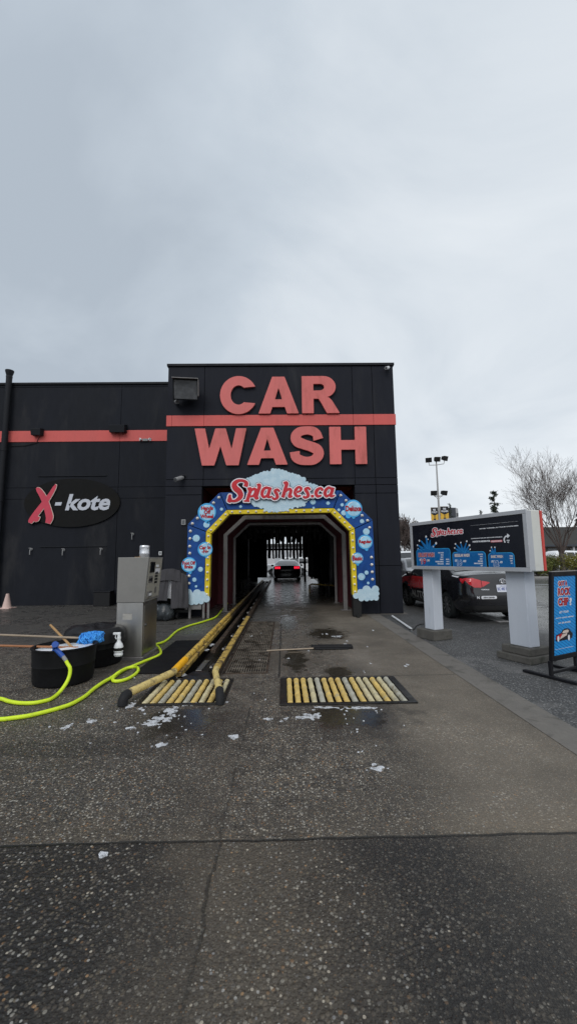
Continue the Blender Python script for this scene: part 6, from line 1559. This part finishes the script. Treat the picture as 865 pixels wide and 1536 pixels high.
for sg in (1, -1):
    c.side([(1.1, 1.02), (1.5, 1.22), (2.4, 1.27), (3.0, 1.02)], sg).build('side_window', M['glass_dark'], t, smooth=50, world=False)
    tl = None
    for i in range(3):
        y0 = sg * (.46 + .125 * i); y1 = sg * (.55 + .125 * i)
        c.rear([(y0 + sg * .01, .83), (y1 - sg * .01, .83), (y1 - sg * .01, .98), (y0 + sg * .01, .98)], .014, .02).build('brake_light', M['tail_lit'], t, world=False)
    mirror_part(c, 3.0, .98, sg, M['car_charcoal'], t)
c.rear([(-.88, .76), (.88, .76), (.90, .94), (.84, 1.0), (-.84, 1.0), (-.90, .94)], .006, .03).build('rear_panel', M['trim_black'], t, smooth=50, world=False)
c.rear([(-.62, .33), (.62, .33), (.58, .36), (-.58, .36)], .02, .015).build('bumper_trim', M['chrome'], t, world=False)
c.rear([(-.16, .52), (.16, .52), (.16, .66), (-.16, .66)], .012, .03).build('number_plate', M['grey_plastic'], t, world=False)
m = MB(); m.add([(4.90, 9.3, .004), (5.22, 9.3, .004), (5.2, 12.6, .004), (4.9, 12.6, .004)], [(0, 1, 2, 3)])  # bright wet-ground reflection under the sedan, laid as a flat white strip
tag(m.build('painted_sheen', M['sheen_white']), kind='structure')

# ================================================================== LAMP POST with banners
ld = 44.0
lp = thing('lamp_post', 'tall pale lamp post with five dark floodlights and two banners', 'lamp post', (Y(657.5, 760, ld).x, ld, 0))
zt_ = Y(656, 692, ld).z; zm_ = Y(657, 741, ld).z; zl_ = Y(657, 742, ld).z
m = MB(); m.tube([(0, 0, .02), (0, 0, 3.5), (0, 0, zt_)], [.16, .13, .07], 12); m.build('pole', M['pole'], lp, smooth=40, world=False)
def lamp(x, z, y, yaw, s_):
    m = MB(); Rz = Matrix.Rotation(R(yaw), 3, 'Z') @ Matrix.Rotation(R(18), 3, 'X')
    cc = Vector((x, y, z)); p = []
    for yy, hw, hh in ((-.20, .30, .24), (.22, .20, .15)):
        for a, b2 in ((-1, -1), (1, -1), (1, 1), (-1, 1)): p.append(cc + Rz @ Vector((a * hw * s_, yy * s_, b2 * hh * s_)))
    m.hexa([p[0], p[1], p[5], p[4], p[3], p[2], p[6], p[7]]); m.build('floodlight', M['trim_black'], lp, bevel=.03, world=False)
s_ = ld / F_PX
for dx, dz, yaw in ((-10.0, .6, -20), (.3, 1.8, 5), (10.0, 3.0, 30)): lamp((dx - .0) * s_ * 1.22, zt_ + dz * s_ * 1.0 + .1, -.1, yaw, 1.15)
m = MB(); m.tube([(-10 * s_ * 1.22, -.1, zt_ - .1), (-9.2 * s_ * 1.22, -.05, zt_ - .45), (0, 0, zt_ - .42), (9.2 * s_ * 1.22, -.05, zt_ - .30), (10 * s_ * 1.22, -.1, zt_ + .05)], .04, 8)
m.tube([(-9 * s_ * .75, -.05, zm_ - .22), (0, 0, zm_ - .25), (9 * s_ * .75, -.05, zm_ - .22)], .045, 8); m.tube([(-5 * s_, 0, zm_ - .25), (0, 0, zm_ - .6), (5 * s_, 0, zm_ - .25)], .03, 6); m.build('arm', M['pole'], lp, smooth=40, world=False)
for dx, yaw in ((-7.4, -12), (8.2, 25)): lamp(dx * s_, zm_ + .12, -.1, yaw, 1.15)
for x0p, x1p, ztp, lab in ((645.8, 656.2, 761.5, 'FREE\nLOYALTY'), (660, 672.2, 760, 'FREE\nVACUUMS')):
    xa, xb = Y(x0p, 770, ld).x - lp.location.x, Y(x1p, 770, ld).x - lp.location.x; z1_ = Y(x0p, ztp, ld).z; z0_ = z1_ - 1.9
    m = MB(); m.lohi((xa, -.02, z0_), (xb, .02, z1_)); bn = m.build('banner', M['banner_yellow'], lp, world=False)
    bf = FR((0, -.02, 0), (1, 0, 0), (0, 0, 1)); mx_ = (xa + xb) / 2
    m = MB(); m.prism([(xa + .005, z1_ - .005), (xb - .005, z1_ - .005), (xb - .005, z1_ - .68), (mx_, z1_ - .92), (xa + .005, z1_ - .68)], bf, .004, 0); m.build('banner_top', M['banner_black'], bn, world=False)
    m = MB(); m.shape(text_fit(lab, xa + .07, xb - .07, z1_ - .62, z1_ - .14, offset=.04), bf, .008, .004); m.build('lettering', M['menu_white'], bn, world=False)
    m = MB(); m.prism([(mx_ - .05, z1_ - .95), (mx_ + .05, z1_ - .95), (mx_ + .05, z1_ - 1.25), (mx_ + .18, z1_ - 1.25), (mx_, z1_ - 1.5), (mx_ - .18, z1_ - 1.25), (mx_ - .05, z1_ - 1.25)], bf, .004, 0); m.build('arrow', M['banner_black'], bn, world=False)
    m = MB(); m.lohi((min(xa, 0), -.015, z1_), (max(xb, 0), .015, z1_ + .03)); m.build('banner_arm', M['pole'], lp, world=False)

# ================================================================== FAR BUILDINGS
fb = thing('grey_tower_block', 'dark grey building with one pale side rising behind the lamp post banners', 'building', (Y(682, 770, 90).x, 92, 0))
xa, xb = Y(671, 770, 90).x - fb.location.x, Y(683, 770, 90).x - fb.location.x; zt_ = Y(680, 761.5, 90).z
m = MB(); m.lohi((xa - .3, -2, 0), (xb, 6, zt_)); 
for i in range(9): m.lohi((xa - .28, -2.03, 1.0 + i * 1.2), (xb - .02, -2.001, 1.06 + i * 1.2))
m.build('wall', M['tower_grey'], fb, world=False)
m = MB(); m.hexa([(xb + .005, -2, 0), (xb + .9, -1.2, 0), (xb + .9, 6, 0), (xb + .005, 6, 0), (xb + .005, -2, zt_), (xb + .9, -1.2, zt_ - .15), (xb + .9, 6, zt_ - .15), (xb + .005, 6, zt_)]); m.build('side_wall', M['pale_wall'], fb, world=False)
m = MB(); m.lohi((xb + .25, -1.95, zt_ - 2.0), (xb + .6, -1.3, zt_ - 1.2)); m.build('window', M['shop_dark'], fb, world=False)
sh = thing('strip_mall', 'long low shop with a deep dark mansard roof behind the bare tree', 'building', (40, 56, 0))
X0, X1 = -13.0, 40.0; ze, zr_ = Y(840, 817, 56).z, Y(840, 790.5, 57.2).z
m = MB(); m.lohi((X0 + .5, 1.5, 0), (X1, 14, ze)); m.build('wall', M['shop_wall'], sh, world=False)
m = MB(); m.hexa([(X0, 0, ze), (X1 + .5, 0, ze), (X1 + .5, 14.5, ze), (X0, 14.5, ze), (X0 + .3, 1.2, zr_), (X1, 1.2, zr_), (X1, 14, zr_), (X0 + .3, 14, zr_)])
rf = m.build('roof', M['shop_roof'], sh, world=False)
m = MB(); m.lohi((X0 - .02, -.05, ze - .25), (X1 + .5, .02, ze + .02)); m.build('fascia', M['tower_grey'], rf, world=False)
i = 0; x = X0 + 1.2
while x < X1 - 3:
    m = MB(); m.lohi((x, 1.42, .3), (x + 2.6, 1.49, ze - .5)); wn = m.build('window', M['shop_dark'], sh, world=False)
    m = MB()
    for xx in (x - .05, x + 1.28, x + 2.6): m.lohi((xx, 1.38, .25), (xx + .06, 1.5, ze - .45))
    m.lohi((x, 1.385, 2.1), (x + 2.6, 1.415, 2.16)); m.build('window_frame', M['pale_wall'], wn, world=False)
    if i % 2 == 0:
        m = MB(); m.lohi((x + .9, 1.36, 1.5), (x + 1.9, 1.375, 1.9)); m.build('window_sign', M['menu_white'] if i % 4 else M['menu_pink'], wn, world=False)
    x += 3.3; i += 1
for x in [X0 + .8 + 6.6 * k for k in range(8)]:
    m = MB(); m.lohi((x - .12, .25, 0), (x + .12, .5, ze - .255)); m.build('column', M['pale_wall'], sh, world=False)
eb = thing('pale_warehouse', 'low pale building far beyond the tunnel exit', 'building', (0, 95, 0))
m = MB(); m.lohi((-30, 0, 0), (22, 20, 4.3)); m.build('wall', M['pale_wall'], eb, world=False)
m = MB(); m.lohi((-30.3, -.6, 4.31), (22.3, 20.4, 5.0)); m.build('roof', M['shop_roof'], eb, world=False)
for k in range(8):
    m = MB(); m.lohi((-26 + k * 6, -.06, .1), (-22.5 + k * 6, -.002, 3.2)); m.build('loading_door', M['alu'], eb, world=False)
m = MB(); m.lohi((8.5, 26.2, 0), (70, 26.6, .14)); tag(m.build('kerb', M['kerb'], bevel=.02), kind='structure')
m = MB(); m.lohi((8.6, 26.61, 0), (70, 29.5, .12)); tag(m.build('planting_bed', M['mulch']), kind='structure')

# ================================================================== TREES AND SHRUBS
def branch(m, p, d, L, r, depth, rnd, spread, up, segs=5, kids=(3, 4), minr=.006, sides=None):
    pts = [p]; rs = [r]; q = p.copy(); dd = d.normalized(); n = max(2, segs if depth > 1 else 3)
    nodes = []
    for i in range(n):
        dd = (dd + Vector((rnd.gauss(0, .09), rnd.gauss(0, .09), rnd.gauss(0, .06) + up))).normalized()
        q = q + dd * (L / n); pts.append(q.copy()); rs.append(max(minr, r * (1 - .62 * (i + 1) / n))); nodes.append((q.copy(), dd.copy(), rs[-1]))
    m.tube(pts, rs, 6 if r > .05 else (4 if r > .015 else 3), caps=False)
    if depth <= 0: return
    k = rnd.randint(*kids)
    for i in range(k):
        q2, d2, r2 = nodes[min(len(nodes) - 1, int(len(nodes) * (.25 + .75 * (i + rnd.random()) / k)))]
        ax = d2.cross(Vector((rnd.gauss(0, 1), rnd.gauss(0, 1), rnd.gauss(0, 1)))).normalized()
        d3 = (Matrix.Rotation(R(rnd.uniform(*spread)), 3, ax) @ d2)
        branch(m, q2, d3, L * rnd.uniform(.50, .78), max(minr, r2 * rnd.uniform(.55, .8)), depth - 1, rnd, spread, up, segs, kids, minr)
    branch(m, nodes[-1][0], nodes[-1][1], L * .62, max(minr, nodes[-1][2]), depth - 1, rnd, spread, up, segs, kids, minr)
def bare_tree(name, label, loc, H, seed, nlimb, cw, depth=4, group=None, trunk_h=.22, minr=.007, limb_d=None):
    rnd = random.Random(seed); t = thing(name, label, 'tree', loc, 0, group)
    m = MB(); th = H * trunk_h; r0 = H * .022
    m.tube([(0, 0, -.05), (0, 0, .15), (.02, .01, th * .5), (.0, .0, th), (.02, .03, th * 1.25)], [r0 * 1.5, r0 * 1.12, r0, r0 * 1.02, r0 * .6], 12); m.build('trunk', M['bark'], t, smooth=50, world=False)
    m = MB()
    for i in range(nlimb):
        a = 2 * PI * i / nlimb + rnd.uniform(-.3, .3); lean = cw * rnd.uniform(.35, 1.0)
        d = Vector((math.cos(a) * lean, math.sin(a) * lean, 1)); z = th * rnd.uniform(.80, 1.2)
        branch(m, Vector((0, 0, z)), d, H * rnd.uniform(.34, .48), r0 * rnd.uniform(.28, .46), depth, rnd, (14, 42), .045, 6, (3, 4), minr)
    m.build('crown', M['twig'], t, world=False); return t
bq = Y(843, 850, 27.5)
bare_tree('bare_tree', 'large bare tree with many upright limbs rising between the shrubs', (bq.x, 27.5, .1), 6.7, 12, 11, .58, 4, minr=.0045)
rndt = random.Random(9)
tl_ = [bare_tree('bare_tree', 'thin brown bare tree in the far row seen between tower and sign, nearest the tower', (Y(603, 810, 62).x, 62, 0), 6.6, 31, 6, .45, 3, 'far bare trees', minr=.028),
       bare_tree('bare_tree', 'brown bare tree in the far row above the white van', (Y(613, 810, 64).x, 64, 0), 6.2, 33, 7, .55, 3, 'far bare trees', minr=.028)]
for i, (px, d, sc) in enumerate(((608, 66, .95), (596, 64, 1.1), (622, 70, .8), (700, 75, .7), (590, 72, 1.15), (625, 64, .9))):
    dup(tl_[i % 2], (Y(px, 810, d).x, d, 0), rndt.uniform(0, 6), ('brown bare tree standing in the far row of trees, partly hidden by the tower and sign'), 'far bare trees', sc)
for o in COL.objects:
    if o.get('group') == 'far bare trees': o['label'] = 'brown bare tree in the far row of trees between the tower and the menu sign'
def conifer(name, label, loc, H, wd, seed, lop=.0, dens=1.0, group=None):
    rnd = random.Random(seed); t = thing(name, label, 'tree', loc, 0, group)
    m = MB(); m.tube([(0, 0, -.1), (0, 0, H * .5), (.05, 0, H)], [H * .018, H * .011, H * .002], 8); m.build('trunk', M['bark'], t, smooth=50, world=False)
    m = MB(); n = int(60 * dens)
    for i in range(n):
        z = H * (.14 + .85 * (i / n) ** .9); f_ = 1 - z / H; L = wd * (.12 + .88 * f_ ** .8) * rnd.uniform(.45, 1.15); a = rnd.uniform(0, 2 * PI)
        if rnd.random() < lop: continue
        d = Vector((math.cos(a), math.sin(a), rnd.uniform(-.15, .35))); p0 = Vector((0, 0, z)); p1 = p0 + d * L
        m.tube([p0, p0.lerp(p1, .6), p1], [.03, .02, .008], 3, caps=False)
        for k in range(int(26 * dens)):
            s2 = rnd.uniform(.2, 1.05); c = p0 + d * L * s2 + Vector((rnd.gauss(0, .12), rnd.gauss(0, .12), rnd.gauss(-.06, .10))) * (wd / 2.2)
            e = .20 * (wd / 2.2) * rnd.uniform(.5, 1.4); u = Vector((rnd.gauss(0, 1), rnd.gauss(0, 1), rnd.gauss(0, .5))).normalized(); v = u.cross(Vector((rnd.gauss(0, 1), rnd.gauss(0, 1), rnd.gauss(0, 1)))).normalized()
            m.add([c - u * e, c + v * e * .35, c + u * e, c - v * e * .35], [(0, 1, 2, 3)])
    m.build('crown', M['conifer'], t, world=False); return t
conifer('conifer_tree', 'ragged dark conifer rising above the middle of the menu sign', (Y(743, 790, 70).x, 70, 0), Y(743, 735, 70).z, 2.7, 4, .15)
cs = conifer('conifer_tree', 'tiny pointed conifer tip above the menu sign, beside the ragged conifer', (Y(722, 790, 90).x, 90, 0), Y(722, 764, 90).z, 1.5, 6)
dup(cs, (Y(675.5, 790, 84).x, 84, 0), 1.0, 'pointed conifer showing above the second banner on the lamp post', None, (1, 1, Y(671, 754, 84).z / Y(722, 764, 90).z))
dup(cs, (Y(625, 790, 80).x, 80, 0), 2.0, 'small dark conifer tip over the far top corner of the menu sign', None, (1.2, 1.2, Y(625, 781, 80).z / Y(722, 764, 90).z))
conifer('conifer_tree', 'dark bushy conifer at the edge of the frame above the shop roof', (Y(871, 800, 60).x, 60, 0), Y(868, 770, 60).z, 2.4, 14)
def shrub(name, label, loc, rx, ry, h, seed, mt, group):
    rnd = random.Random(seed); t = thing(name, label, 'shrub', loc, 0, group)
    m = MB()
    for i in range(14):
        a = rnd.uniform(0, 2 * PI); k = rnd.uniform(.2, .9); m.tube([(rnd.gauss(0, .05), rnd.gauss(0, .05), -.02), (math.cos(a) * rx * k * .5, math.sin(a) * ry * k * .5, h * .4), (math.cos(a) * rx * k, math.sin(a) * ry * k, h * rnd.uniform(.6, .95))], [.025, .016, .006], 4)
    m.build('stem', M['bark'], t, world=False)
    m = MB(); lobes = [(rnd.uniform(-.55, .55) * rx, rnd.uniform(-.55, .55) * ry, h * rnd.uniform(.35, .72), rnd.uniform(.32, .5)) for _ in range(14)]
    for i in range(5200):
        lx, ly, lz, lr = lobes[rnd.randrange(14)]; d = Vector((rnd.gauss(0, 1), rnd.gauss(0, 1), rnd.gauss(0, .8))).normalized() * (rnd.random() ** .35)
        c = Vector((lx + d.x * lr * rx, ly + d.y * lr * ry, max(.05, lz + d.z * lr * h * .8))); e = rnd.uniform(.03, .065)
        u = Vector((rnd.gauss(0, 1), rnd.gauss(0, 1), rnd.gauss(0, 1))).normalized(); v = u.cross(Vector((rnd.gauss(0, 1), rnd.gauss(0, 1), rnd.gauss(0, 1)))).normalized()
        m.add([c - u * e, c + v * e * .5, c + u * e, c - v * e * .5], [(0, 1, 2, 3)])
    m.build('foliage', M[mt], t, world=False); return t
for i, (px, rx_, h_, mt, lab) in enumerate(((806, 1.1, 1.25, 'shrub', 'low green shrub partly behind the red edge of the menu sign'), (829, 1.15, 1.5, 'shrub', 'reddish green shrub just before the tree trunk, seen over the blue sign'), (862, 1.5, 1.6, 'shrub2', 'yellow-green rounded shrub beyond the tree trunk'), (786, 1.2, 1.2, 'shrub', 'green shrub hidden behind the menu sign'), (895, 1.3, 1.4, 'shrub2', 'yellow-green shrub beyond the edge of the frame'))):
    if px in (786, 895): continue
    shrub('shrub', lab, (Y(px, 850, 27.6).x, 27.6 + .3 * (i % 2), .1), rx_, 1.0, h_, 40 + i, mt, 'shrubs in the planting bed')
